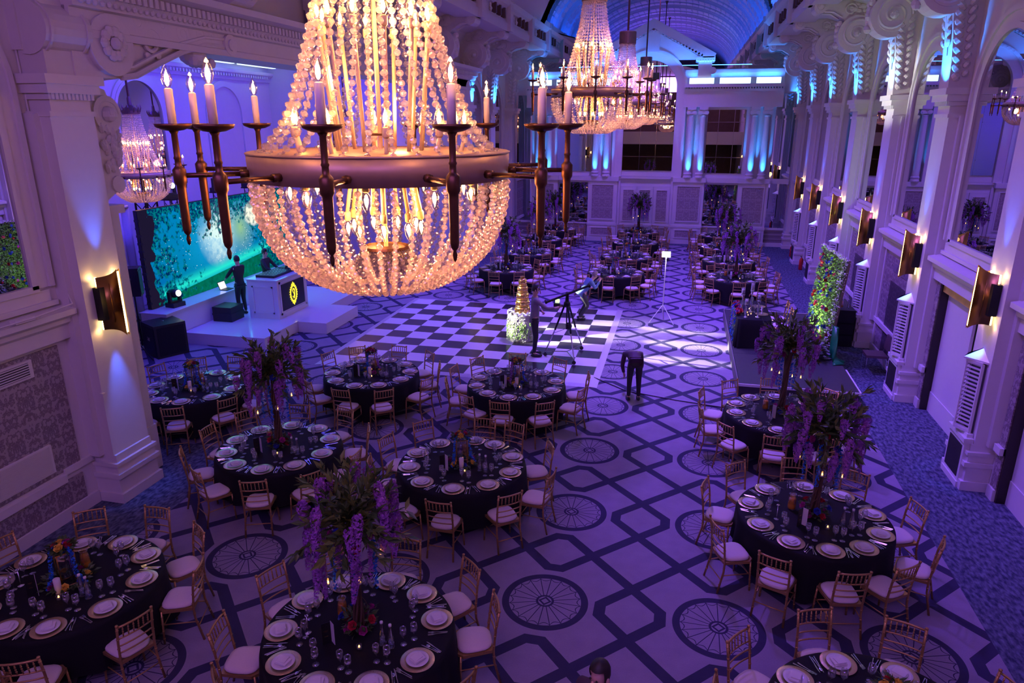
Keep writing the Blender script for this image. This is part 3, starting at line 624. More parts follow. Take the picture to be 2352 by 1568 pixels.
# ---- far wall with columns, mirrors, pediment
fw = M(); fw.box(WL-.3, WR+.3, FAR, FAR+.3, 0, 14); wall_f = struct('wall_far', fw, PAINT)
def both(fn):
    for s_ in (1, -1): fn(s_)
COLX = [1.98, 2.52, 4.82, 5.37]                          # distances of the columns from the axis
def lower(s_):
    for (a, b) in ((1.35, 2.80), (4.35, 5.72)):          # pedestals
        x0, x1 = sorted((AX+s_*a, AX+s_*b)); m_ = M(); m_.box(x0, x1, FAR-.22, FAR, 0, 2.98); m_.box(x0-.03, x1+.03, FAR-.26, FAR, 0, .2); m_.box(x0-.02, x1+.02, FAR-.25, FAR, .80, .92); m_.box(x0-.05, x1+.05, FAR-.3, FAR, 2.98, 3.2)
        mx = .2
        for (z0, z1) in ((1.12, 2.78), (.32, .66)):
            for (aa, bb, cc, dd) in ((x0+mx-.05, x1-mx+.05, z0-.05, z0), (x0+mx-.05, x1-mx+.05, z1, z1+.05), (x0+mx-.05, x0+mx, z0, z1), (x1-mx, x1-mx+.05, z0, z1)): m_.box(aa, bb, FAR-.26, FAR-.2, cc, dd)
        obj('pedestal', m_, PAINT, wall_f)
        p = M(); p.box(x0+mx, x1-mx, FAR-.235, FAR-.2, 1.12, 2.78); p.box(x0+mx, x1-mx, FAR-.235, FAR-.2, .32, .66); obj('damask_inset', p, WALLPF, wall_f)
    x0, x1 = sorted((AX+s_*2.80, AX+s_*4.35)); p = M(); p.box(x0, x1, FAR-.02, FAR, .1, .82); obj('wallpaper', p, WALLPF, wall_f)
    m_ = M(); m_.box(x0, x1, FAR-.06, FAR, 0, .18); m_.box(x0, x1, FAR-.05, FAR, .82, .9); m_.box(x0, x1, FAR-.2, FAR, 2.98, 3.2); m_.box(x0, x1, FAR-.06, FAR, 2.88, 2.98); obj('dado_rail', m_, PAINT, wall_f)
    sd = 'stage' if s_ < 0 else 'sconce'
    tag(obj('wall_mirror', M().box(x0+.03, x1-.03, FAR-.04, FAR-.01, .9, 2.88), MIRROR), 'low square mirror between damask panels of the end wall, on the %s side' % sd, 'mirror', 'low mirrors of the end wall')
    tag(obj('wall_mirror', M().box(x0-.08, x1+.08, FAR-.04, FAR-.01, 3.42, 6.3), MIRROR), 'large square mirror between paired blue-lit columns of the end wall, %s side' % sd, 'mirror', 'upper mirrors of the end wall')
    m_ = M()
    for x in (x0+.42, x1-.42): m_.box(x-.012, x+.012, FAR-.05, FAR-.03, 3.42, 6.3)
    for z in (4.15, 5.75): m_.box(x0-.08, x1+.08, FAR-.05, FAR-.03, z-.012, z+.012)
    obj('mirror_joint', m_, CHROME, wall_f)
    x0, x1 = sorted((AX+s_*5.72, AX+s_*6.6))
    tag(obj('wall_mirror', M().box(x0, x1, FAR-.04, FAR-.01, .9, 2.98), MIRROR), 'narrow low mirror in the far corner of the room, %s side' % sd, 'mirror', 'corner mirrors of the end wall')
    tag(obj('wall_mirror', M().box(x0, x1, FAR-.04, FAR-.01, 3.2, 7.0), MIRROR), 'narrow tall mirror over the ledge in the far corner, %s side' % sd, 'mirror', 'tall corner mirrors of the end wall')
    m_ = M(); m_.box(x0, x1, FAR-.1, FAR, 0, .18); m_.box(x0, x1, FAR-.07, FAR, .8, .9); m_.box(x0, x1, FAR-.15, FAR, 2.98, 3.2); obj('dado_rail', m_, PAINT, wall_f)
    p = M(); p.box(x0, x1, FAR-.03, FAR, .18, .8); obj('wallpaper', p, WALLP, wall_f)
    # entablature, coved panel above it and its battens
    x0, x1 = sorted((AX+s_*1.55, AX+s_*5.95)); m_ = M(); m_.box(x0, x1, FAR-.3, FAR, 6.42, 6.62); m_.box(x0, x1, FAR-.27, FAR, 6.62, 7.1); m_.box(x0, x1, FAR-.36, FAR, 7.1, 7.22); m_.box(x0, x1, FAR-.52, FAR, 7.28, 7.42)
    k = x0
    while k < x1-.05: m_.box(k, k+.06, FAR-.42, FAR, 7.2, 7.29); k += .12
    m_.box(x0+.02, x1-.02, FAR-.12, FAR, 7.42, 7.9); m_.box(x0, x1, FAR-.22, FAR, 7.9, 8.06); obj('entablature', m_, PAINT, wall_f)
    for q, (a, b) in enumerate(((1.75, 2.85), (3.1, 4.45), (4.7, 5.75))):
        x0, x1 = sorted((AX+s_*a, AX+s_*b)); t = thing('led_batten', 'bright light batten on the end-wall cornice, %s from the arch on the %s side' % (ORD[q], sd), 'light', Z3, 0, 'cornice light battens')
        obj('lens', M().box(x0, x1, FAR-.42, FAR-.36, 7.44, 7.68), STRIPBLUE, t); obj('housing', M().box(x0, x1, FAR-.36, FAR-.30, 7.42, 7.7), PAINT, t)
        light('batten_glow', 'AREA', ((x0+x1)/2, FAR-.3, 7.75), 14, (.03, .22, 1.0), ((x0+x1)/2, FAR-.1, 8.6), x1-x0, .1)
    # mirror over the entablature, lets the vault run on
    x0, x1 = sorted((AX+s_*1.0, AX+s_*6.9))
    tag(obj('wall_mirror', M().box(x0, x1, FAR-.05, FAR-.02, 8.1, 9.8), MIRROR), 'mirror band over the end-wall cornice repeating the vault, on the %s side' % sd, 'mirror', 'upper mirror bands')
both(lower)
for k_, s_ in ((0, 1), (1, -1)):
    poly = [(AX, 9.8), (AX+s_*4.9, 9.8)] + [vault(PI*q/40 if s_ > 0 else PI-PI*q/40) for q in range(0, 21)]
    m_ = M(); m_.ext([p for p in poly if True], 1, FAR-.05, FAR-.02)
    tag(obj('wall_mirror', m_, MIRROR), 'mirrored half lunette under the vault behind the pediment, %s side' % ('sconce' if s_ > 0 else 'stage'), 'mirror', 'mirrored lunette')
colm = M(); colm.lathe([(.20,3.2),(.20,3.26),(.17,3.29),(.17,3.34),(.19,3.36),(.19,3.40),(.155,3.44),(.15,4.4),(.125,6.0),(.14,6.02),(.14,6.06)], 18); colm.box(-.2,.2,-.2,.2,6.3,6.42)
for s_ in (-1, 1):
    colm.disc((s_*.14, -.12, 6.18), 1, .10, .08, 14); colm.disc((s_*.14, -.12, 6.18), 1, .05, .12, 10)
colm.box(-.18,.18,-.12,.12,6.1,6.3)
colmesh = colm.mesh('column', PAINT, False)
for s_ in (1, -1):
    for x in COLX:
        ob('column', colmesh, wall_f, (AX+s_*(x-.02), FAR-.2, 0)); light('column_uplight', 'SPOT', (AX+s_*(x-.02), FAR-.60, 3.24), 260, (.02,.26,1.0), (AX+s_*(x-.02), FAR-.2, 4.6), angle=46, blend=.8, radius=.03)
# centre: doors, arched mirror, pediment
m_ = M(); m_.box(AX-1.35, AX+1.35, FAR-.05, FAR, 2.98, 3.2); m_.box(AX-1.35, AX+1.35, FAR-.12, FAR, 3.1, 3.2)
for x in (-1.28, 1.28): m_.box(AX+x-.06, AX+x+.06, FAR-.1, FAR, 0, 2.98)
obj('door_surround', m_, PAINT, wall_f)
for n, x in enumerate((-.81, 0, .81)):
    d = M(); d.box(AX+x-.395, AX+x+.395, FAR-.06, FAR-.01, .02, 2.75)
    for (z0, z1) in ((1.05, 2.55), (.3, .72)):
        for (a, b, c, e) in ((x-.29,x+.29,z0-.04,z0),(x-.29,x+.29,z1,z1+.04),(x-.29,x-.25,z0,z1),(x+.25,x+.29,z0,z1)): d.box(AX+a, AX+b, FAR-.09, FAR-.05, c, e)
    d.box(AX+x-.395, AX+x+.395, FAR-.09, FAR-.05, .80, .88)
    dr = struct('door_%d' % (n+5), d, PAINT); p = M(); p.box(AX+x-.25, AX+x+.25, FAR-.07, FAR-.05, 1.05, 2.55); p.box(AX+x-.25, AX+x+.25, FAR-.07, FAR-.05, .3, .72); obj('damask_inset', p, WALLPF, dr)
m_ = M(); m_.ext([(AX-1.2, 3.5), (AX+1.2, 3.5)] + [(AX+1.2*math.cos(PI*k/24), 7.3+1.2*math.sin(PI*k/24)) for k in range(25)], 1, FAR-.04, FAR-.01)
tag(obj('wall_mirror', m_, MIRROR), 'great arched mirror over the doors in the centre of the end wall', 'mirror')
m_ = M()
for x in (-.38, .38): m_.box(AX+x-.012, AX+x+.012, FAR-.05, FAR-.03, 3.5, 8.4)
for z in (4.15, 5.75): m_.box(AX-1.2, AX+1.2, FAR-.05, FAR-.03, z-.012, z+.012)
obj('mirror_joint', m_, CHROME, wall_f)
m_ = M()
for r0, r1, d in ((1.2, 1.55, .16), (1.55, 1.68, .26)):
    v = []; f = []
    for i in range(29):
        a = PI*i/28
        for r in (r0, r1):
            for yv in (FAR-d, FAR): v.append((AX+r*math.cos(a), yv, 7.3+r*math.sin(a)))
    for i in range(28):
        b = i*4; e = b+4; f += [(b,e,e+2,b+2),(b,b+1,e+1,e),(b+2,e+2,e+3,b+3)]
    m_.add(v, f)
    for s_ in (-1, 1): m_.box(min(AX+s_*r0, AX+s_*r1), max(AX+s_*r0, AX+s_*r1), FAR-d, FAR, 3.2, 7.3)
for k in range(30):
    a = PI*(k+.5)/30; m_.obox((AX+1.62*math.cos(a), FAR-.27, 7.3+1.62*math.sin(a)), (.07, .06, .07), (0, -a, 0))
m_.ext([(AX-.28,8.85),(AX+.28,8.85),(AX+.36,9.75),(AX-.36,9.75)], 1, FAR-.36, FAR)
obj('arch_surround', m_, PAINT, wall_f)
m_ = M()
m_.ext([(AX-2.75,8.55),(AX-2.3,8.55),(AX,9.85),(AX+2.3,8.55),(AX+2.75,8.55),(AX+2.85,8.72),(AX,10.25),(AX-2.85,8.72)], 1, FAR-.5, FAR-.02)
m_.ext([(AX-2.35,8.5),(AX+2.35,8.5),(AX,9.8)], 1, FAR-.2, FAR-.02)
for k in range(16):
    for s_ in (-1, 1): t = (k+.5)/16; m_.obox((AX+s_*2.3*(1-t), FAR-.42, 8.62+1.15*t), (.07, .16, .09), (0, s_*.51, 0))
for s_ in (-1, 1):
    x = AX+s_*2.4; m_.box(x-.42, x+.42, FAR-.5, FAR-.02, 8.4, 8.6); m_.box(x-.3, x+.3, FAR-.35, FAR-.02, 7.6, 8.4); m_.box(x-.34, x+.34, FAR-.4, FAR-.02, 7.42, 7.6)
    for q in range(7): m_.ball((x-.34+.115*q, FAR-.48, 8.42), .05, 6, 4)
    m_.disc((x+s_*.35, FAR-.25, 8.0), 1, .16, .3, 14)
    light('pediment_uplight', 'SPOT', (AX+s_*1.75, FAR-.55, 7.5), 22, (.03,.25,1.0), (AX+s_*1.85, FAR, 8.4), angle=70, blend=.9)
obj('pediment', m_, PAINT, wall_f)

# ---- back of the room with the balcony (seen only in the mirrors)
bw = M(); bw.box(WL-.3, WR+.3, BACK-.3, BACK, 0, 14); struct('wall_back', bw, mat('brown_back_wall', (.20, .12, .08), .7, noise=.2, nscale=3))
b_ = M(); b_.box(WL, WR, BACK, -.6, 3.75, 4.05); b_.box(WL, WR, -.62, -.45, 3.7, 4.75); b_.box(WL, WR, -.68, -.40, 4.7, 4.82); b_.box(WL, WR, -.66, -.42, 3.65, 3.85); struct('balcony_wall', b_, PAINT)

# ---- wall sconces with their lights
def sconce_kit():
    n = 9; sh = M()                                      # two concave bronze sheets flaring to a lit nose, box on the wall
    for s_ in (-1, 1):
        v = []; f = []
        for k in range(n+1):
            t = k/n; x = -.06-.24*t; y = s_*(.028+.165*(1-t)**2); hz = .40+.11*t**2.2
            v += [(x, y, -hz), (x, y, hz), (x+.004, y-s_*.008, -hz), (x+.004, y-s_*.008, hz)]
        for k in range(n):
            a = 4*k; e = a+4; f += [(a,e,e+1,a+1),(a+2,a+3,e+3,e+2),(a+1,e+1,e+3,a+3),(a,a+2,e+2,e)]
        sh.add(v, f); sh.tube([(-.17, s_*.078, -.30), (-.17, s_*.078, .30)], .006, 5)
    bx = M(); bx.box(-.12, .0, -.215, .215, -.25, .25)
    gl = M(); gl.box(-.292, -.285, -.022, .022, -.47, .47)
    for s_ in (-1, 1):
        for q in (-1, 1): gl.box(-.05, -.03, s_*.17-.012, s_*.17+.012, min(q*.26, q*.40), max(q*.26, q*.40))
    return [('shade', sh.mesh('shade', [mat('bronze_gold_shade', (.42, .23, .05), .34, .9, noise=.1, nscale=8)], True), Z3, Z3), ('wall_box', bx.mesh('wall_box', BLACKMET), Z3, Z3), ('lamp_strip', gl.mesh('lamp_strip', SCONCEGLOW), Z3, Z3)]
SK = sconce_kit()
def sconce(x, y, z, rz, label):
    spawn('wall_sconce', SK, label, 'wall lamp', (x, y, z), rz, 'bronze wall sconces')
    c = math.cos(rz); X = x - .17*c
    for q in (1, -1):
        light('sconce_beam', 'SPOT', (X, y, z+q*.36), 130, (.035, .13, 1.0), (X + .13*c, y, z+q*1.8), angle=36, blend=.9, radius=.02)
        for s_ in (1, -1): light('sconce_edge', 'SPOT', (x - .05*c, y + s_*.20, z+q*.36), 3.2, (1.0, .55, .18), (x + .04*c, y + s_*.30, z+q*.62), angle=120, blend=.8, radius=.04)
    light('sconce_front', 'POINT', (x - .46*c, y, z), 2.0, (1.0, .55, .14), radius=.1)
pn = 0
for y0 in PY[k3:]:
    if y0 < 10: continue
    if y0 < 35: sconce(XR+.08, y0, 3.15, 0, 'curved bronze sconce with glowing edges, %s pier from the near end on the mirrored wall' % ORD[pn]); pn += 1
    light('pier_uplight', 'SPOT', (XR-.34, y0-.22, 6.42), 300, (.02, .24, 1.0), (XR+.02, y0-.04, 6.95), angle=74, blend=.9, radius=.03)
    light('pier_uplight', 'SPOT', (WR-.25, y0+.46, 6.44), 120, (.02, .16, 1.0), (WR-.1, y0+.5, 8.0), angle=50, blend=.8, radius=.03)
sconce(XL-.08, 8.61, 3.2, PI, 'curved bronze sconce with glowing edges on the pier beside the damask wall')
for y0 in (ALC1+.45, ALC1+4.1):
    light('pier_uplight', 'SPOT', (XL+.34, y0-.22, 6.42), 300, (.02, .24, 1.0), (XL-.02, y0-.04, 6.95), angle=74, blend=.9, radius=.03)
    sconce(XL-.08, y0, 3.15, PI, 'curved bronze sconce past the stage alcove, %s of two' % ('nearer' if y0 < 29 else 'farther'))
# lattice radiator covers on the right-hand piers
def lattice_kit():
    b = M(); b.box(-.22, .02, -.36, .36, .06, .80); b.box(-.25, .02, -.39, .39, .80, .88); b.box(-.20, .02, -.33, .33, .88, .94); b.box(-.24, .02, -.38, .38, 0, .1)
    g_ = M(); g_.box(-.225, -.22, -.29, .29, .16, .72)
    for k in range(20): g_.box(-.23, -.222, -.29+.03*k, -.277+.03*k, .16, .72)
    l = M(); apx = (-.30, 0.0)                              # prow-shaped lattice: two slatted faces meeting at a ridge
    l.box(-.315, -.285, -.02, .02, .94, 2.14)
    for s_ in (-1, 1):
        ex, ey = -.03, s_*.27; L = math.hypot(ex-apx[0], ey); an = math.atan2(ey, ex-apx[0]); l.box(ex-.02, ex+.02, ey-.02, ey+.02, .94, 2.12)
        for k in range(17): l.obox(((ex+apx[0])/2, ey/2, 1.0+.068*k), (L, .022, .026), (0, 0, an))
        l.obox(((ex+apx[0])/2, ey/2, .965), (L, .035, .05), (0, 0, an)); l.obox(((ex+apx[0])/2, ey/2, 2.12), (L, .04, .05), (0, 0, an))
    l.ext([(-.36, 0), (.02, -.33), (.06, -.33), (.06, .33), (.02, .33)], 2, 2.14, 2.17)
    l.add([(-.36,0,2.17),(.04,-.33,2.17),(.06,.33,2.17),(.04,.33,2.17),(.06,0,2.34),(-.30,0,2.24)], [(0,1,4,5),(0,5,4,3),(1,2,4),(0,3,1)])
    d = M(); d.box(.0, .06, -.25, .25, .95, 2.1)
    for q_ in (b, g_, l): q_.v = [(x+(.13 if x < -.05 else 0), y*.93, z) for x, y, z in q_.v]
    return [('base', b.mesh('base', PAINT), Z3, Z3, [('mesh_panel', g_.mesh('mesh_panel', mat('dark_mesh', (.05,.05,.06), .5, noise=.3, nscale=80)), Z3, Z3)]), ('lattice', l.mesh('lattice', PAINT), Z3, Z3), ('backing', d.mesh('backing', mat('dark_backing', (.10,.09,.12), .8, noise=.1)), Z3, Z3)]
LK = lattice_kit(); pn = 0
for y0 in PY[k3:]:
    if 10 < y0 < 35: spawn('radiator_cover', LK, 'white lattice radiator cover under a sconce, %s pier from the near end' % ORD[pn], 'radiator cover', (XR+.06, y0, 0), 0, 'lattice radiator covers'); pn += 1
# ------------------------------------------------------------------ chandeliers
def bead(m_, c, r, t, k=7):                              # faceted cut bead, axis t
    c = Vector(c); t = Vector(t).normalized(); x = t.orthogonal().normalized(); y = t.cross(x)
    v = [c + t*r*.95, c - t*r*.95]
    for z, q in ((.55, .72), (0, 1.0), (-.55, .72)):
        for i in range(k): a = 2*PI*(i+(.5 if z == 0 else 0))/k; v.append(c + t*(r*z) + (x*math.cos(a) + y*math.sin(a))*(r*q))
    f = []; A, B, D = 2, 2+k, 2+2*k
    for i in range(k):
        j = (i+1) % k; f += [(0, A+i, A+j), (1, D+j, D+i), (A+i, B+i, A+j), (A+j, B+i, B+j), (B+i, D+j, B+j), (B+i, D+i, D+j)]
    m_.add(v, f)
def strand(prof, step=.047, r=.019, small=.009, k=7):
    """beads along an (r, z) profile in the x-z plane"""
    P = [Vector((a, 0, b)) for a, b in prof]; Q = []     # smooth the profile
    for i in range(len(P)-1):
        p0 = P[max(i-1,0)]; p1 = P[i]; p2 = P[i+1]; p3 = P[min(i+2,len(P)-1)]
        for t in [q/8 for q in range(8)]:
            Q.append(.5*((2*p1)+(p2-p0)*t+(2*p0-5*p1+4*p2-p3)*t*t+(3*p1-p0-3*p2+p3)*t**3))
    Q.append(P[-1]); m_ = M(); acc = 0; n = 0; nxt = step*.5
    for i in range(len(Q)-1):
        d = (Q[i+1]-Q[i]); L = d.length
        while nxt <= acc+L and L > 0:
            c = Q[i] + d*((nxt-acc)/L); big = (n % 2 == 0)
            if big or small: bead(m_, c, r if big else small, d, k if big else 4)
            nxt += step*.5; n += 1
        acc += L
    return m_
BOWL = [(.748,-.08),(.745,-.2),(.715,-.33),(.64,-.49),(.52,-.61),(.40,-.685),(.30,-.715),(.22,-.68),(.165,-.58),(.14,-.50)]
BOWL2 = [(.735,-.08),(.72,-.2),(.67,-.34),(.58,-.48),(.46,-.58),(.34,-.64),(.24,-.63),(.17,-.56),(.135,-.50)]
CROWN = [(.20,1.56),(.25,1.2),(.32,.9),(.40,.61),(.53,.27),(.66,.10),(.745,.04)]
st_b = strand(BOWL).mesh('bowl_strand', CRYSTAL); st_b2 = strand(BOWL2, .043, .017).mesh('bowl_strand', CRYSTAL)
st_c = strand(CROWN, .054, .021).mesh('crown_strand', CRYSTAL)
st_l = strand([(.16,-.52),(.20,-.62),(.17,-.70),(.10,-.66),(.06,-.56)], .034, .013, .007).mesh('loop_strand', CRYSTAL)
st_d = strand([(.05,-.5),(.05,-.74)], .05, .012, 0).mesh('drop_strand', CRYSTAL)
st_rod = strand([(.045,1.56),(.045,.02)], .06, .022, 0).mesh('rod_strand', CRYSTAL)
NB, NB2, NC = 52, 26, 34
def bulb_pair(up=True, k=1.0):
    g_ = M(); f = M(); s_ = 1 if up else -1
    g_.lathe([(.010*k,0),(.022*k,.02*k*s_),(.027*k,.042*k*s_),(.022*k,.07*k*s_),(.009*k,.10*k*s_),(0,.112*k*s_)], 10)
    f.lathe([(0,.018*k*s_),(.012*k,.034*k*s_),(.010*k,.055*k*s_),(0,.082*k*s_)], 8)
    return g_, f
def bulb_kit(up):
    g_, f = bulb_pair(up); return [('filament', f.mesh('filament', BULBFIRE, True), Z3, Z3)], g_.mesh('bulb', BULBGL, True)
FU, BU = bulb_kit(True); FD, BD = bulb_kit(False)
def rot_pt(r, a, z): return (r*math.cos(a), r*math.sin(a), z)
def chandelier_kit(arm0=0.0, cap='cylinder'):
    kit = []
    b = M(); b.lathe([(.755,-.075),(.758,.075),(.748,.075),(.745,-.075),(.755,-.075)], 64); b.lathe([(.76,.066),(.763,.075),(.75,.08)], 64)
    kit.append(('ring_band', b.mesh('ring_band', RINGMET, True), Z3, Z3))
    b = M(); b.lathe([(.742,-.07),(.742,.07)], 64); b.lathe([(.70,-.01),(.742,.0)], 64)
    for k in range(12):
        a = k*PI/6; b.tube([rot_pt(.10, a, -.02), rot_pt(.74, a, -.02)], .012, 5)
        b.disc(rot_pt(.46, a, -.02), 2, .055, .05, 12)
    b.lathe([(.0,-.06),(.10,-.06),(.12,0),(.10,.06),(.05,.09),(0,.09)], 18)
    kit.append(('inner_frame', b.mesh('inner_frame', CREAMROD), Z3, Z3))
    b = M(); b.tube([(0,0,-.50),(0,0,1.62)], .014, 8); kit.append(('stem', b.mesh('stem', CREAMROD), Z3, Z3))
    b = M(); b.lathe([(.14,-.515),(.145,-.50),(.14,-.485),(.135,-.50),(.14,-.515)], 28); b.lathe([(.11,-.505),(.12,-.495),(.11,-.49)], 28); b.tube([(-.14,0,-.5),(.14,0,-.5)], .006, 5); b.tube([(0,-.14,-.5),(0,.14,-.5)], .006, 5)
    kit.append(('bottom_ring', b.mesh('bottom_ring', BRONZE), Z3, Z3))
    b = M()
    pts = [(.07*math.cos(2*PI*k/16), .07*math.sin(2*PI*k/16), .17) for k in range(16)]; b.tube(pts, .007, 5, closed=True)
    kit.append(('lifting_ring', b.mesh('lifting_ring', BRONZE), Z3, Z3))
    c = M()
    if cap == 'cylinder': c.lathe([(.20,1.55),(.235,1.56),(.235,1.86),(.23,1.88),(.05,1.88)], 28)
    else:
        c.lathe([(.19,1.54),(.22,1.56),(.22,1.64),(.20,1.66),(.06,1.78),(.05,1.95),(.03,2.0)], 22)
        for k in range(12):
            a = k*PI/6; c.tube([rot_pt(.215, a, 1.6), rot_pt(.26, a, 1.72), rot_pt(.25, a, 1.80)], [.025, .018, .003], 4)
    kit.append(('crown_cap', c.mesh('crown_cap', mat('tarnished_cap', (.22,.13,.08), .45, .7, noise=.2, nscale=8)), Z3, Z3))
    for n, me, cnt, nm, off in ((0, st_b, NB, 'crystal_strand', 0), (1, st_b2, NB2, 'crystal_strand', .5), (2, st_c, NC, 'crown_strand', .2)):
        for k in range(cnt): kit.append((nm, me, Z3, (0, 0, 2*PI*(k+off)/cnt)))
    for k in range(10): kit.append(('loop_strand', st_l, Z3, (0, 0, 2*PI*k/10)))
    for k in range(6): kit.append(('drop_strand', st_d, Z3, (0, 0, 2*PI*k/6)))
    for k in range(2): kit.append(('rod_strand', st_rod, Z3, (0, 0, PI*k+1)))
    ar = M(); ar.tube([(.75,0,-.03),(.80,0,-.03)], .022, 8); ar.tube([(.80,0,-.03),(1.10,0,-.03)], .013, 8)
    for x in (.93, .955, .98): ar.lathe([(0,-.008),(.022,0),(0,.008)], 8, (x,0,-.03))
    ar.lathe([(0,-.40),(.008,-.39),(.012,-.365),(.007,-.345),(.018,-.33),(.022,-.31),(.0235,-.10),(.024,-.08),(.033,-.065),(.034,-.0),(.024,.012),(.017,.02),(.016,.05),(.020,.06),(.016,.07),(.0155,.18),(.026,.20)], 12, (1.10,0,0))
    sa = M(); sa.lathe([(.015,.195),(.05,.20),(.085,.215),(.092,.232),(.080,.232),(.03,.22)], 18, (1.10,0,0))
    cd = M(); cd.lathe([(.021,.22),(.021,.40),(.012,.405)], 10, (1.10,0,0))
    arm, sau, can = ar.mesh('candle_arm', BRONZE, True), sa.mesh('drip_pan', BRONZE, True), cd.mesh('candle_sleeve', CANDLE, True)
    for k in range(12):
        kit.append(('candle_arm', arm, Z3, (0, 0, arm0+k*PI/6), [('drip_pan', sau, Z3, Z3), ('candle_sleeve', can, Z3, Z3), ('bulb', BU, (1.10,0,.405), Z3, FU)]))
    for (cnt, r0, z0, r1, z1, off, up) in ((12, .24, 0, .31, .72, .1, True), (10, .46, 0, .50, .16, .25, True), (9, .52, -.02, .54, -.06, .1, False), (9, .17, 0, .22, -.27, .3, False)):
        rd = M(); rd.tube([(r0,0,z0),(r1,0,z1)], .012, 7); rd.lathe([(.014,0),(.02,.01),(.02,.05),(.012,.055)] if up else [(.012,-.055),(.02,-.05),(.02,-.01),(.014,0)], 8, (r1,0,z1))
        rm = rd.mesh('lamp_rod', CREAMROD, True)
        for k in range(cnt):
            kit.append(('lamp_rod', rm, Z3, (0, 0, 2*PI*(k+off)/cnt), [('bulb', BU if up else BD, (r1,0,z1+(.055 if up else -.055)), Z3), ('filament', FU[0][1] if up else FD[0][1], (r1,0,z1+(.055 if up else -.055)), Z3)]))
    return kit
a0 = math.atan2(-4.0, 1.75)                              # direction from the near chandelier to the balcony
CH = [((AX+.02, 4.0, 5.555), 'huge crystal chandelier with candle arms hanging nearest the viewer', 13.15, 1.0, 'cylinder'),
      ((AX, 13.85, 6.30), 'crystal chandelier hanging second from the near end over the dance floor', 13.15, 1.0, 'cylinder'),
      ((AX, 21.4, 6.30), 'crystal chandelier third from the near end, just behind the second', 13.15, 1.0, 'cylinder'),
      ((AX, 30.8, 6.38), 'crystal chandelier farthest from the near end, before the pediment', 13.15, 1.0, 'cylinder'),
      ((-14.3, 16.6, 4.42), 'small crystal chandelier with spiked crown hanging in the stage alcove above the screen', 8.2, .98, 'crown'),
      ((-12.75, 25.9, 4.42), 'crystal chandelier with spiked crown deeper in the stage alcove', 8.2, .98, 'crown')]
KC = {c: chandelier_kit(a0 + R(17), c) for c in ('cylinder', 'crown')}
for i, (loc, lab, top, s_, c) in enumerate(CH):
    t = spawn('chandelier', KC[c], lab, 'chandelier', loc, 0, 'crystal chandeliers')
    m_ = M(); m_.tube([(0,0,1.87),(0,0,top-loc[2])], .028, 8); m_.lathe([(.03,top-loc[2]-.25),(.12,top-loc[2]-.02),(.12,top-loc[2])], 14); obj('hanging_rod', m_, BRONZE, t)
    e = (1.6, 1.3, 1.1, .9, .3, .22)[i]
    for k in range(3):
        a = k*2*PI/3+.4; light('chandelier_glow', 'POINT', (loc[0]+.30*math.cos(a), loc[1]+.30*math.sin(a), loc[2]-.24), 16*e, (1.0, .31, .14), radius=.08)
        light('chandelier_glow', 'POINT', (loc[0]+.22*math.cos(a+1), loc[1]+.22*math.sin(a+1), loc[2]+.30+.22*k), 10*e, (1.0, .31, .14), radius=.06)
    for k in range(6 if i < 2 else 0): light('candle_bulb_glow', 'POINT', (loc[0]+1.10*math.cos(a0+R(17)+k*PI/3), loc[1]+1.10*math.sin(a0+R(17)+k*PI/3), loc[2]+.50), 5, (1.0, .45, .15), radius=.03)

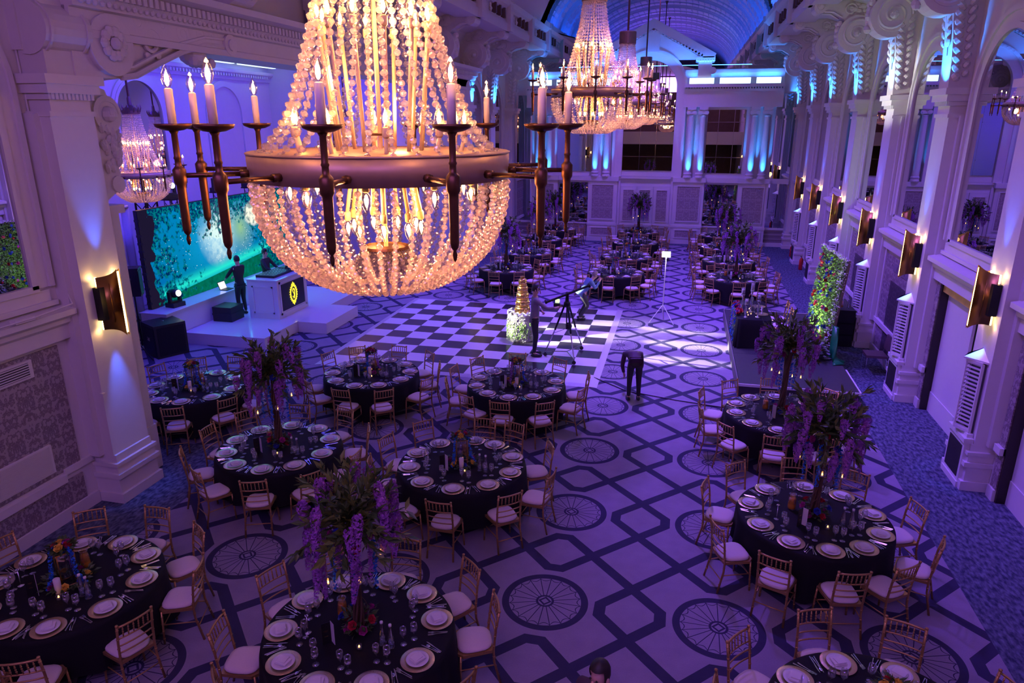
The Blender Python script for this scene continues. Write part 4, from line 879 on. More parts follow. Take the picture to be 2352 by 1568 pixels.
# ------------------------------------------------------------------ chairs
def ring_leg(m_, p, q, r, n=4):
    m_.tube([p, q], r, 8); p = Vector(p); q = Vector(q)
    for k in range(n):
        t = (k+.7)/(n+.4); c = p.lerp(q, t); d = (q-p).normalized()*.006; m_.tube([c-d, c, c+d], [r, r*1.28, r], 8)
def chair_parts():
    W, D = .195, .19; P = []
    s_ = M(); s_.ext([(-W*.92,-D),(W*.92,-D),(W*1.08,D*.75),(W*.8,D*1.08),(-W*.8,D*1.08),(-W*1.08,D*.75)], 2, .405, .44); P.append(('seat', s_, GILT, False))
    c = M(); L = 14; v = []
    for z, k in ((.44,.96),(.462,1.0),(.482,.93),(.492,.72)):
        for i in range(20):
            a = 2*PI*i/20; ex = .62
            x = math.copysign(abs(math.cos(a))**ex, math.cos(a)); y = math.copysign(abs(math.sin(a))**ex, math.sin(a)); v.append((W*.98*k*x*(1.0+.07*y), D*1.02*k*y, z))
    f = [(j*20+i, j*20+(i+1)%20, (j+1)*20+(i+1)%20, (j+1)*20+i) for j in range(3) for i in range(20)] + [tuple(60+i for i in range(20)), tuple(range(19,-1,-1))]
    c.add(v, f); P.append(('seat_pad', c, PAD, True))
    for sx in (-1, 1):
        l = M(); ring_leg(l, (sx*W*1.08, D*.95, 0), (sx*W*.98, D*.88, .42), .0125); P.append(('leg', l, GILT, True))
        l = M(); pts = [(sx*W*.98,-D*1.35,0),(sx*W*.93,-D*1.0,.30),(sx*W*.93,-D*.98,.44),(sx*W*.93,-D*1.12,.70),(sx*W*.93,-D*1.32,.915)]; l.tube(pts, .0135, 8)
        for z, yv in ((.12,-D*1.21),(.24,-D*1.07),(.36,-D*.99),(.5,-D*1.0),(.62,-D*1.07),(.74,-D*1.16),(.86,-D*1.27)): l.lathe([(.0135,-.007),(.018,0),(.0135,.007)], 8, (sx*W*.93, yv, z))
        l.lathe([(.0135,.905),(.017,.912),(.017,.925),(.008,.932)], 8, (sx*W*.93, -D*1.32, 0)); P.append(('leg', l, GILT, True))
    def back(z): return -D*(.98 + .34*max(0, (z-.44)/.475))
    def bowed(m_, z, r):
        pts = [(W*.93*t, back(z)-.022*(1-t*t), z) for t in (-1,-.6,-.2,.2,.6,1)]; m_.tube(pts, r, 7)
    b = M(); bowed(b, .895, .0125); P.append(('top_rail', b, GILT, True))
    for z in (.75, .655, .565):
        b = M(); bowed(b, z, .009); P.append(('back_rail', b, GILT, True))
    for k in range(6):
        t = -.72+1.44*k/5; b = M(); x = W*.93*t; p0 = (x, back(.75)-.022*(1-t*t), .75); p1 = (x, back(.895)-.022*(1-t*t), .895); b.tube([p0,p1], .0065, 6)
        for q in (.3, .5, .7): c0 = Vector(p0).lerp(Vector(p1), q); b.lathe([(.006,-.008),(.011,0),(.006,.008)], 6, tuple(c0))
        P.append(('spindle', b, GILT, True))
    for (p, q) in (((-W*1.03,D*.92,.22),(W*1.03,D*.92,.22)), ((-W*.95,-D*1.14,.19),(W*.95,-D*1.14,.19)), ((-W*1.03,D*.92,.25),(-W*.94,-D*1.06,.25)), ((W*1.03,D*.92,.25),(W*.94,-D*1.06,.25))):
        b = M(); b.tube([p, q], .0075, 6); P.append(('stretcher', b, GILT, True))
    return P
CP = chair_parts()
CHAIR = [(n, m_.mesh(n, mt, sm), Z3, Z3) for n, m_, mt, sm in CP]
wood = M()
for n, m_, mt, sm in CP:
    if mt is GILT: wood.add(m_.v, m_.f)
CHAIRFAR = [('frame', wood.mesh('frame', GILT, True), Z3, Z3), CHAIR[1]]

# ------------------------------------------------------------------ tableware
TZ = .762
def lath(name, prof, mt, n=24, smooth=True): m_ = M(); m_.lathe(prof, n); return m_.mesh(name, mt, smooth)
m_charg = lath('charger', [(0,.004),(.105,.004),(.112,.007),(.168,.014),(.170,.011),(.112,.001),(0,0)], CHARGER, 36)
m_plate = lath('plate', [(0,.005),(.07,.005),(.078,.009),(.112,.016),(.113,.013),(.075,.001),(0,0)], CHINA, 32)
nm = M(); nm.obox((0,0,.006),(.125,.105,.010),(0,0,.05)); nm.obox((.006,-.004,.016),(.118,.095,.009),(.02,.03,-.03)); nm.obox((-.008,.006,.024),(.095,.085,.007),(.04,-.05,.10)); m_nap = nm.mesh('napkin', LINEN)
m_wine = lath('wine_glass', [(0,0),(.034,0),(.034,.003),(.008,.008),(.005,.02),(.005,.085),(.012,.095),(.034,.125),(.038,.155),(.030,.20),(.0285,.20),(.036,.155),(.031,.127),(0,.098)], GLASS, 16)
m_water = lath('water_glass', [(0,0),(.035,0),(.035,.003),(.009,.008),(.006,.02),(.006,.07),(.016,.08),(.036,.10),(.038,.13),(.032,.185),(.0305,.185),(.036,.13),(.034,.102),(0,.085)], GLASS, 16)
def knife():
    m_ = M(); m_.tube([(0,-.105,.004),(0,-.10,.005),(0,0,.005)], [.004,.007,.005], 6); m_.ext([(-.004,0),(.006,0),(.009,.05),(.006,.10),(-.002,.115),(-.004,.08)], 2, .003, .0055); return m_.mesh('knife', STEEL)
def fork():
    m_ = M(); m_.tube([(0,-.10,.004),(0,-.095,.005),(0,.02,.006),(0,.045,.005)], [.004,.007,.003,.005], 6); m_.ext([(-.010,.045),(.010,.045),(.011,.065),(-.011,.065)], 2, .003, .006)
    for x in (-.009, -.003, .003, .009): m_.box(x-.0017, x+.0017, .065, .10, .004, .006)
    return m_.mesh('fork', STEEL)
def spoon():
    m_ = M(); m_.tube([(0,-.10,.004),(0,-.095,.005),(0,.04,.006)], [.004,.0065,.003], 6); m_.ball((0,.062,.006), .028, 10, 5, (.62, 1, .22)); return m_.mesh('spoon', STEEL, True)
KN, FO, SP = knife(), fork(), spoon()
bt = M(); bt.lathe([(0,0),(.036,0),(.038,.01),(.036,.06),(.030,.12),(.018,.18),(.013,.23),(.014,.255),(.012,.255),(.011,.22),(.028,.12),(.034,.05),(.034,.006),(0,.006)], 16)
wt = M(); wt.lathe([(0,.007),(.033,.007),(.033,.05),(.030,.085),(0,.085)], 14); cp = M(); cp.lathe([(.014,.25),(.016,.25),(.016,.272),(0,.274)], 12)
BOTTLE = [('bottle', bt.mesh('bottle', GLASS, True), Z3, Z3), ('water', wt.mesh('water', glass('still_water', (.85,.9,.97), .15), True), Z3, Z3), ('cap', cp.mesh('cap', WHITECARD, True), Z3, Z3)]
jg = M(); jg.lathe([(0,0),(.052,0),(.056,.01),(.054,.10),(.045,.17),(.040,.20),(.048,.225),(.046,.225),(.038,.20),(.052,.10),(.05,.01),(0,.008)], 18); jh = M(); jh.tube([(.045,0,.19),(.085,0,.18),(.095,0,.13),(.075,0,.07),(.054,0,.06)], .006, 6)
jj = M(); jj.lathe([(0,.010),(.050,.010),(.053,.04),(.051,.10),(.043,.165),(0,.165)], 18)
JUG = [('jug', jg.mesh('jug', GLASS, True), Z3, Z3), ('handle', jh.mesh('handle', GLASS, True), Z3, Z3), ('juice', jj.mesh('juice', JUICE, True), Z3, Z3)]
mc = M(); mc.obox((-.035,.0,.125),(.085,.004,.25),(0,0,.5)); mc2 = M(); mc2.obox((.03,.012,.125),(.075,.003,.25),(0,0,-.9)); mc3 = M(); mc3.obox((.026,.012,.125),(.073,.003,.246),(0,0,-.9))
mt_ = M()
for z, L in ((.155,.045),(.145,.03),(.09,.035)): mt_.obox((-.034,-.0025,z),(L,.002,.0035),(0,0,.5))
MENUK = [('front_leaf', mc.mesh('front_leaf', MENU), Z3, Z3, [('gold_lettering', mt_.mesh('gold_lettering', GOLD), Z3, Z3)]), ('back_leaf', mc2.mesh('back_leaf', MENU), Z3, Z3), ('inner_page', mc3.mesh('inner_page', WHITECARD), (.004,-.006,0), Z3)]
ts = M(); ts.lathe([(0,0),(.036,0),(.034,.006),(.006,.012),(.004,.02),(.004,.20)], 14)
for a in range(4): ts.ball((.014*math.cos(a*PI/2), .014*math.sin(a*PI/2), .208), .009, 7, 5)
NUMST = ts.mesh('number_stand', CHROME, True)
vg = M(); vg.lathe([(0,0),(.026,0),(.03,.05),(.028,.05),(.024,.006),(0,.006)], 12); vf = M(); vf.lathe([(0,.02),(.008,.026),(.007,.036),(0,.05)], 8); vw = M(); vw.lathe([(0,.006),(.02,.006),(.02,.022),(0,.022)], 12)
VOT = [('cup', vg.mesh('cup', GLOBE, True), Z3, Z3), ('wax', vw.mesh('wax', WAX, True), Z3, Z3), ('flame', vf.mesh('flame', BULBSMALL, True), Z3, Z3)]
pcn = M(); pcn.lathe([(0,0),(.036,0),(.036,.19),(.03,.195),(.008,.19),(0,.19)], 16); PILLAR = pcn.mesh('pillar_candle', WAX, True)

# ------------------------------------------------------------------ flowers
def leafq(m_, p, d, L, W, tw):
    p = Vector(p); d = Vector(d).normalized(); s_ = d.cross(Vector((0,0,1)));
    if s_.length < .05: s_ = Vector((1,0,0))
    s_.normalize(); s_ = Matrix.Rotation(tw, 3, d) @ s_; up = s_.cross(d); q = p + d*L; m1 = p + d*(L*.45)
    m_.add([p, m1 + s_*W*.5 + up*W*.12, q - up*L*.08, m1 - s_*W*.5 + up*W*.12, m1 - up*W*.06], [(0,4,2,1),(0,3,2,4)])
def petal_cluster(r_, L, rad, n, size, seed=0):           # hanging flower cluster pointing down from z = 0
    m_ = M()
    for k in range(n):
        t = (k+r_.random())/n; q = rad*(1-t*.75)*(.4+.6*min(1, t*6)); a = r_.random()*2*PI
        p = Vector((q*math.cos(a), q*math.sin(a), -L*t)); s = size*(1.1-.5*t)
        nrm = Vector((math.cos(a), math.sin(a), -.2+.6*(r_.random()-.3))).normalized(); x = nrm.orthogonal().normalized(); y = nrm.cross(x); tw = r_.random()*3
        x, y = x*math.cos(tw)+y*math.sin(tw), y*math.cos(tw)-x*math.sin(tw)
        m_.add([p-x*s, p+y*s*.8+nrm*s*.4, p+x*s, p-y*s*.8+nrm*s*.4, p+nrm*s*.15], [(0,4,1),(1,4,2),(2,4,3),(3,4,0)])
    return m_
def garland(r_, pts, rad, n, size):
    m_ = M(); P = [Vector(p) for p in pts]
    for k in range(n):
        t = (k+r_.random())/n*(len(P)-1); i = min(int(t), len(P)-2); c = P[i].lerp(P[i+1], t-i); a = r_.random()*2*PI; b = (r_.random()-.5)*2
        nrm = Vector((math.cos(a)*math.sqrt(1-b*b*.9), math.sin(a)*math.sqrt(1-b*b*.9), b)).normalized(); p = c + nrm*rad*(.4+.6*r_.random()); x = nrm.orthogonal().normalized(); y = nrm.cross(x); tw = r_.random()*3
        x, y = x*math.cos(tw)+y*math.sin(tw), y*math.cos(tw)-x*math.sin(tw); s = size*(.7+.6*r_.random())
        m_.add([p-x*s, p+y*s*.8+nrm*s*.4, p+x*s, p-y*s*.8+nrm*s*.4, p+nrm*s*.1], [(0,4,1),(1,4,2),(2,4,3),(3,4,0)])
    return m_
def rose(r=.045):                                          # spiral cup of petals, facing +z
    m_ = M()
    for j, (q, h, n) in enumerate(((r, r*.55, 6), (r*.72, r*.8, 5), (r*.42, r*.95, 4), (r*.2, r*1.0, 3))):
        for k in range(n):
            a = 2*PI*k/n+j*.5; da = PI/n*1.25; c, s = math.cos, math.sin
            m_.add([(q*.35*c(a-da), q*.35*s(a-da), 0), (q*.35*c(a+da), q*.35*s(a+da), 0), (q*c(a+da), q*s(a+da), h*.75), (q*1.16*c(a), q*1.16*s(a), h), (q*c(a-da), q*s(a-da), h*.75)], [(0,1,2,3,4)])
    m_.ball((0,0,r*.1), r*.5, 7, 4); return m_
ROSE = {n: rose().mesh('rose', mt) for n, mt in (('red', REDP), ('mag', MAGP), ('yel', YELP), ('navy', NAVYP), ('whi', WHITEP))}
rf = random.Random(11)
WIST = [petal_cluster(rf, L, .062, n, .020).mesh('wisteria_cluster', PURPLE) for L, n in ((.34, 150), (.44, 190), (.26, 115))]
BSTR = [garland(rf, [(0,0,0),(.01,0,-.2),(-.01,.01,-.4),(0,0,-.62)], .028, 110, .016).mesh('blue_strand', BLUEP) for k in range(2)]
PSTR = garland(rf, [(0,0,0),(.01,.01,-.2),(0,0,-.42)], .03, 85, .017).mesh('wisteria_strand', PURPLE)
gb = M(); gb.ball((0,0,0), .052, 14, 9); gbm = gb.mesh('globe', GLOBE, True)
gc = M(); gc.lathe([(0,-.045),(.018,-.045),(.018,-.03),(0,-.03)], 10); gcm = gc.mesh('tealight', WAX, True)
gf = M(); gf.lathe([(0,-.03),(.009,-.02),(.008,-.008),(0,.012)], 8); gfm = gf.mesh('flame', BULBSMALL, True)
def chainm(L):
    m_ = M()
    for k in range(int(L/.022)): bead(m_, (0,0,.055+k*.022), .007, (0,0,1), 4)
    return m_.mesh('bead_chain', CRYSTAL)
CHN = {L: chainm(L) for L in (.30, .42, .22)}
def tall_kit(seed):
    r_ = random.Random(seed); kit = []
    tr = M()
    for k in range(9):                                     # twisted willow
        a0_ = 2*PI*k/9; pts = []; rr = .045+.012*r_.random(); tw = 2.2+1.2*r_.random()
        for i in range(12):
            t = i/11; q = rr*(1.15-.35*math.sin(t*PI))+.01*math.sin(7*t+k); a = a0_+tw*t; pts.append((q*math.cos(a), q*math.sin(a), .02+1.15*t))
        tr.tube(pts, .014, 5)
    tr.tube([(0,0,0),(.01,0,.6),(0,0,1.3)], [.05,.04,.03], 8)
    for k in range(3):
        a = r_.random()*6; pts = [(.09*math.cos(a+i*.5)*(1+.3*math.sin(i)), .09*math.sin(a+i*.5)*(1+.3*math.sin(i)), .1+.065*i) for i in range(11)]; tr.tube(pts, .004, 4)
    kit.append(('trunk', tr.mesh('trunk', BARK, True), Z3, Z3))
    stems = []; lf = [M(), M()]; sm = M()
    for k in range(36):
        a = 2*PI*((k*.56984+seed*.3) % 1); el = (-.25+1.75*((k*.75488+.5) % 1)); L = .46+.14*r_.random(); c = Vector((0,0,1.25)); pts = []
        for i in range(6):
            t = i/5; rr = L*t; p = c + Vector((rr*math.cos(a)*math.cos(el*(1-.25*t)), rr*math.sin(a)*math.cos(el*(1-.25*t)), rr*1.05*math.sin(el) - .12*t*t*(1-math.sin(max(el,0))))); pts.append(p)
        sm.tube(pts, .004, 4); stems.append((pts[-1], el, a))
        for i in range(1, 6):
            for q in range(5):
                t = r_.random(); p = pts[i-1].lerp(pts[i], t); d = (pts[i]-pts[i-1]).normalized() + Vector((r_.uniform(-1,1), r_.uniform(-1,1), r_.uniform(-.6,.8)))*.9
                leafq(lf[0 if r_.random() < .62 else 1], p, d, .12+.05*r_.random(), .05, r_.uniform(-1.2,1.2))
    kit.append(('foliage', lf[0].mesh('foliage', LEAF), Z3, Z3)); kit.append(('foliage', lf[1].mesh('foliage', LEAF2), Z3, Z3)); kit.append(('stems', sm.mesh('stems', BARK), Z3, Z3)) if False else None
    for k in range(28):
        a = 2*PI*((k*.56984+seed*.37) % 1); zz = -.70+1.5*((k*.75488+.2) % 1); rr = .50*math.sqrt(max(.12, 1-zz*zz))*(.82+.3*r_.random())
        loc = (rr*math.cos(a), rr*math.sin(a), 1.36+.50*zz); kit.append(('wisteria_cluster', WIST[k % 3], loc, (r_.uniform(-.15,.15), r_.uniform(-.15,.15), r_.random()*6)))
    cols = ['red', 'mag', 'red', 'navy', 'mag', 'navy', 'red', 'mag']
    for k in range(8):
        a = k*2*PI/8+.2; q = .20; z = 1.08+.09*(k % 3); kit.append(('rose', ROSE[cols[k]], (q*math.cos(a), q*math.sin(a), z), (0, 1.2, a), ))
    for k in range(4):
        a = k*PI/2+.5+seed; q = .15+.06*(k % 2); kit.append(('blue_strand', BSTR[k % 2], (q*math.cos(a), q*math.sin(a), 1.12), (0,0,a)))
    for k in range(2):
        a = k*PI+1.5+seed; kit.append(('wisteria_strand', PSTR, (.2*math.cos(a), .2*math.sin(a), 1.10), (0,0,a)))
    for k, L in enumerate((.30, .42, .30, .22)):
        a = k*PI/2+1.1+seed*.7; q = .27; kit.append(('hanging_globe', gbm, (q*math.cos(a), q*math.sin(a), 1.08-L), Z3, [('bead_chain', CHN[L], Z3, Z3), ('tealight', gcm, Z3, Z3), ('flame', gfm, Z3, Z3)]))
    bf = M()                                               # ring of foliage at the foot
    for k in range(120):
        a = r_.random()*2*PI; q = .06+.11*r_.random(); leafq(bf, (q*math.cos(a), q*math.sin(a), .02+.16*r_.random()), (math.cos(a), math.sin(a), r_.uniform(-.2,1)), .08, .04, r_.uniform(-1,1))
    kit.append(('foot_foliage', bf.mesh('foot_foliage', LEAF), Z3, Z3)); cols = ['red','navy','mag','mag','navy','red','navy','mag','red','mag']
    for k in range(10):
        a = k*2*PI/10; q = .13+.03*(k % 2); kit.append(('rose', ROSE[cols[(k+seed) % 10]], (q*math.cos(a), q*math.sin(a), .07+.10*(k % 2)), (0, .9, a)))
    return kit
def low_kit(seed):
    r_ = random.Random(seed+50); kit = []; h = .42; W = .085
    fr = M()
    for sx in (-1, 1):
        for sy in (-1, 1): fr.box(sx*W-.007, sx*W+.007, sy*W-.007, sy*W+.007, 0, h)
    for z in (.008, h):
        for s_ in (-1, 1): fr.box(-W, W, s_*W-.007, s_*W+.007, z-.007, z+.007); fr.box(s_*W-.007, s_*W+.007, -W, W, z-.007, z+.007)
    kit.append(('lantern_frame', fr.mesh('lantern_frame', GOLD), Z3, Z3))
    pg = M()
    for s_ in (-1, 1): pg.box(-W+.008, W-.008, s_*(W-.001), s_*(W+.001), .016, h-.01); pg.box(s_*(W-.001), s_*(W+.001), -W+.008, W-.008, .016, h-.01)
    kit.append(('lantern_glass', pg.mesh('lantern_glass', GLASS), Z3, Z3))
    f = M(); f2 = M()
    for k in range(110): a = r_.random()*2*PI; q = .11*r_.random(); leafq(f, (q*math.cos(a), q*math.sin(a), h+.02+.07*r_.random()), (math.cos(a), math.sin(a), r_.uniform(-.6,.9)), .08, .04, r_.uniform(-1,1))
    for k in range(150): a = r_.random()*2*PI; q = .10+.16*r_.random(); leafq(f2, (q*math.cos(a), q*math.sin(a), .015+.05*r_.random()), (math.cos(a), math.sin(a), r_.uniform(-.1,.7)), .08, .042, r_.uniform(-1,1))
    kit.append(('top_foliage', f.mesh('top_foliage', LEAF), Z3, Z3)); kit.append(('base_foliage', f2.mesh('base_foliage', LEAF), Z3, Z3))
    for k, c in enumerate(('yel', 'red', 'yel', 'red', 'mag')):
        a = k*2*PI/5+seed; kit.append(('rose', ROSE[c], (.065*math.cos(a), .065*math.sin(a), h+.07), (0, .7, a)))
    for k, c in enumerate(('yel', 'navy', 'mag', 'yel', 'navy', 'yel', 'mag')):
        a = k*2*PI/7+seed*.6; kit.append(('rose', ROSE[c], (.18*math.cos(a), .18*math.sin(a), .05), (0, .7, a)))
    for k, (mt, nme) in enumerate(((BLUEP, 'blue_garland'), (PURPLE, 'purple_garland'), (BLUEP, 'blue_garland'))):
        a = seed*1.1+k*2.1+3.6; pts = [(.05*math.cos(a), .05*math.sin(a), h+.08), (.12*math.cos(a), .12*math.sin(a), h+.03), (.14*math.cos(a), .14*math.sin(a), h-.15), (.15*math.cos(a), .15*math.sin(a), .15), (.22*math.cos(a+.2), .22*math.sin(a+.2), .03)]
        kit.append((nme, garland(r_, pts, .026, 120, .016).mesh(nme, mt), Z3, Z3))
    return kit
TALL = [tall_kit(k) for k in range(3)]; LOW = [low_kit(k) for k in range(3)]

# ------------------------------------------------------------------ tables
RT = .98
def cloth_mesh(seed):
    r_ = random.Random(seed); n = 120; v = [(0,0,TZ)]; f = []; ph = r_.random()*6; ph2 = r_.random()*6
    rings = [(.5,0,0),(.9,0,0),(RT-.02,0,0),(RT,.012,.0),(RT+.012,.06,.15),(RT+.02,.25,.5),(RT+.03,.45,1.0),(RT+.04,.60,1.3)]
    for j, (q, dz, wv) in enumerate(rings):
        for i in range(n):
            a = 2*PI*i/n; wob = .022*math.sin(11*a+ph)+.016*math.sin(17*a+ph2)+.012*math.sin(6*a+ph)
            drop = dz*(1 + (.20*max(0, math.cos(2*(a+ph)))**2*1.1-.12)) if dz > .1 else dz
            v.append(((q+wv*wob)*math.cos(a), (q+wv*wob)*math.sin(a), TZ-drop))
    for i in range(n): f.append((0, 1+i, 1+(i+1)%n))
    for j in range(len(rings)-1):
        for i in range(n): f.append((1+j*n+i, 1+(j+1)*n+i, 1+(j+1)*n+(i+1)%n, 1+j*n+(i+1)%n))
    m_ = M(); m_.add(v, f); return m_.mesh('tablecloth', BLACKCLOTH, True)
CLOTHS = [cloth_mesh(k) for k in range(4)]
tt = M(); tt.lathe([(0,.72),(RT-.02,.72),(RT-.02,.755),(0,.755)], 48); TTOP = tt.mesh('tabletop', mat('plywood_top', (.3,.2,.12), .6, noise=.15))
tl = M(); tl.tube([(.5,.0,.72),(.62,0,.35),(.74,0,.02)], .014, 7); tl.ball((.74,0,.015), .018, 7, 5); tl.tube([(.5,.18,.72),(.62,.18,.35),(.72,.18,.02)], .014, 7); TLEG = tl.mesh('leg', CHROME, True)
def even(off): return [(off+36*k) % 360 for k in range(10)]
TABLES = [  # x, y, plate angles, centrepiece, name, cloth
 (-6.51, 5.47, [17,53,89,125,164,196,233,270,301,339], 'low', 'table by the damask wall', 1),
 (-2.95, 5.53, [23,57,89,127,159,196,231,266,303,339], 'tall', 'table below the biggest chandelier', 0),
 (-3.01, 9.31, [28,66,92,134,168,203,241,278,315,351], 'low', 'table in the carpet centre', 2),
 (-6.07, 9.19, [33,70,106,143,177,212,247,283,317,354], 'tall', 'table beside the sconce pier', 3),
 (-9.16, 11.21, [5,52,93,125,155,189,222,257,290,329], 'low', 'table before the subwoofer', 0),
 (-6.08, 12.79, [17,53,86,127,157,197,232,270,304,341], 'low', 'table touching the checkered floor, stage side', 1),
 (-2.98, 12.89, [19,62,100,139,172,205,239,272,306,343], 'low', 'table touching the checkered floor below the tripod', 2),
 (2.01, 8.94, [16,54,89,131,169,208,242,275,307,340], 'tall', 'table nearest the white doorway', 3),
 (2.02, 12.51, [16,48,91,126,160,192,227,260,293,328], 'tall', 'table against the black stage', 1),
 (2.02, 5.38, [31,67,106,145,181,217,253,289,325,1], 'low', 'half-cut table below the white doorway', 2),
 (-5.95, 24.1, even(12), 'tall', 'table behind the gold cake', 0),
 (-5.85, 27.4, even(25), 'low', 'second table behind the cake', 1),
 (-6.05, 30.8, even(5), 'tall', 'third table behind the cake', 2),
 (-5.92, 34.0, even(20), 'tall', 'fourth table behind the cake', 3),
 (-2.05, 24.25, even(14), 'low', 'middle-row table by the lamp', 1),
 (-1.93, 27.4, even(30), 'low', 'second middle-row table', 0),
 (-1.82, 30.8, even(8), 'low', 'third middle-row table', 2),
 (-1.90, 34.0, even(22), 'tall', 'middle-row table at the end doors', 3),
 (1.95, 24.35, even(16), 'tall', 'aisle-row table behind the stage', 2),
 (1.88, 27.4, even(3), 'low', 'second aisle-row table', 1),
 (1.90, 30.4, even(27), 'tall', 'third aisle-row table', 0),
 (1.87, 33.7, even(10), 'low', 'aisle-row table at the end wall', 3)]
jr = random.Random(5); cut = M(); cutn = 0
def rot2(x, y, a): return (x*math.cos(a)-y*math.sin(a), x*math.sin(a)+y*math.cos(a))
for ti, (tx, ty, angs, cen, tn, ci) in enumerate(TABLES):
    near = ti < 10; T = tn
    t = thing('round_table', 'round table under black cloth, %s' % T, 'table', (tx, ty, 0), jr.random()*6, 'round banquet tables')
    ob('tabletop', TTOP, t)
    for k in range(2): ob('leg', TLEG, t, (0,0,0), (0,0,PI*k))
    tag(ob('tablecloth', CLOTHS[ci], None, (tx, ty, 0), (0,0,jr.random()*6)), 'black floor-length cloth over the %s' % T, 'tablecloth', 'black tablecloths')
    angs = sorted(angs, key=lambda a: -a); st = min(range(10), key=lambda k: abs(angs[k]-270)); angs = angs[st:] + angs[:st]      # clockwise from the seat facing the balcony
    for k, deg in enumerate(angs):
        a = R(deg); where = ('at the front of the %s' % T) if k == 0 else ('%s clockwise from the front, %s' % (ORD[k], T))
        ca = a + R(jr.uniform(-3, 3)); q = 1.17 + jr.uniform(-.03, .06); rz = ca + PI/2 + R(jr.uniform(-7, 7))
        spawn('banquet_chair', CHAIR if near else CHAIRFAR, 'gilt chair, %s' % where, 'chair', (tx+q*math.cos(ca), ty+q*math.sin(ca), 0), rz, 'gilt banquet chairs')
        rz = a + PI/2; px, py = tx+.805*math.cos(a), ty+.805*math.sin(a); z = TZ+.001
        tag(ob('charger', m_charg, None, (px, py, z), (0,0,rz)), 'gold charger, %s' % where, 'charger plate', 'gold chargers')
        tag(ob('plate', m_plate, None, (px, py, z+.012), (0,0,rz)), 'white plate, %s' % where, 'plate', 'white plates')
        tag(ob('napkin', m_nap, None, (px, py, z+.021), (0,0,rz+jr.uniform(-.5,.5))), 'folded napkin, %s' % where, 'napkin', 'folded napkins')
        for nme, me, dx, dy in (('wine_glass', m_wine, .10, .27), ('water_glass', m_water, .20, .24)):
            x, y = rot2(dx+jr.uniform(-.015,.015), dy+jr.uniform(-.02,.02), rz); tag(ob(nme, me, None, (px+x, py+y, z), (0,0,jr.random()*6)), '%s, %s' % ({'wine_glass': 'tall wine glass', 'water_glass': 'round water glass'}[nme], where), 'glass', 'wine glasses' if nme == 'wine_glass' else 'water glasses')
        for nme, me, dx, w_ in (('fork', FO, -.193, 'inner'), ('fork', FO, -.216, 'outer'), ('knife', KN, .190, 'inner'), ('knife', KN, .236, 'outer'), ('spoon', SP, .212, '')):
            x, y = rot2(dx+jr.uniform(-.006,.006), jr.uniform(-.02,.01), rz); r2 = rz + jr.uniform(-.12,.12)
            if near: tag(ob(nme, me, None, (px+x, py+y, z), (0,0,r2)), ('steel %s %s, %s' % (w_, nme, where)).replace('  ', ' '), nme, 'steel %s' % {'fork':'forks','knife':'knives','spoon':'spoons'}[nme])
            else:
                mm = Matrix.Translation((px+x, py+y, z)) @ Matrix.Rotation(r2, 4, 'Z'); cut.add([mm @ vv.co for vv in me.vertices], [tuple(p.vertices) for p in me.polygons])
    base = jr.random()*6
    ck = TALL[ti % 3] if cen == 'tall' else LOW[ti % 3]
    spawn('flower_tree' if cen == 'tall' else 'flower_lantern', ck, ('tall willow-trunk centrepiece with purple wisteria, %s' if cen == 'tall' else 'square gold lantern dressed with roses and garlands, %s') % T, 'centrepiece', (tx, ty, TZ+.001), jr.random()*6 if ti not in (1, 3, 7, 8) else .4*ti, 'tall wisteria centrepieces' if cen == 'tall' else 'flower lanterns')
    def put(name, kit, lab, cat, r, a, rz=0, grp=None):
        spawn(name, kit, lab, cat, (tx+r*math.cos(R(a)), ty+r*math.sin(R(a)), TZ+.001), rz, grp)
    put('water_bottle', BOTTLE, 'clear water bottle, inner one on the %s' % T, 'bottle', .36, -25, 0, 'water bottles'); put('water_bottle', BOTTLE, 'clear water bottle, outer one on the %s' % T, 'bottle', .46, -22, 0, 'water bottles')
    put('juice_jug', JUG, 'glass jug of orange juice on the %s' % T, 'jug', .30 if near else .36, 100 if cen == 'low' else 150, 2, 'orange juice jugs')
    put('menu_card', MENUK, 'standing black folded menu card on the %s' % T, 'menu', .33, 235, .25, 'black menu cards')
    tag(ob('number_stand', NUMST, None, (tx+.52*math.cos(R(200)), ty+.52*math.sin(R(200)), TZ+.001)), 'chrome card stand with bead top on the %s' % T, 'card stand', 'chrome card stands')
    put('votive_candle', VOT, 'lit votive in glass on the %s' % T, 'candle', .30, 295, 0, 'votive candles')
    if cen == 'low':
        tag(ob('pillar_candle', PILLAR, None, (tx+.20*math.cos(R(285)), ty+.20*math.sin(R(285)), TZ+.001)), 'thick white pillar candle before the lantern, %s' % T, 'candle', 'white pillar candles')
o = obj('cutlery', cut, STEEL); o['kind'] = 'stuff'; tag(o, 'steel forks, knives and spoons laid out on the far tables', 'cutlery')
# ------------------------------------------------------------------ dance floor
df = M(); df.box(0, 6.72, 0, 6.72, 0, .022)
d_ = tag(obj('dance_floor', df, CHECK, None, loc=(-8.47, 15.12, 0)), 'black and white checkered dance floor laid on the carpet', 'dance floor')
eg = M()
eg.ext([(-.17,.0),(0,.022),(0,.0)], 1, -.17, 6.89); eg.ext([(6.72,.022),(6.89,.0),(6.72,0)], 1, -.17, 6.89); eg.ext([(-.17,.0),(0,.0),(0,.022)], 0, 0, 6.72); eg.ext([(6.72,.022),(6.72,0),(6.89,.0)], 0, 0, 6.72)
obj('edge_ramp', eg, mat('brushed_edge_ramp', (.62,.60,.66), .35, .3, noise=.05), d_)

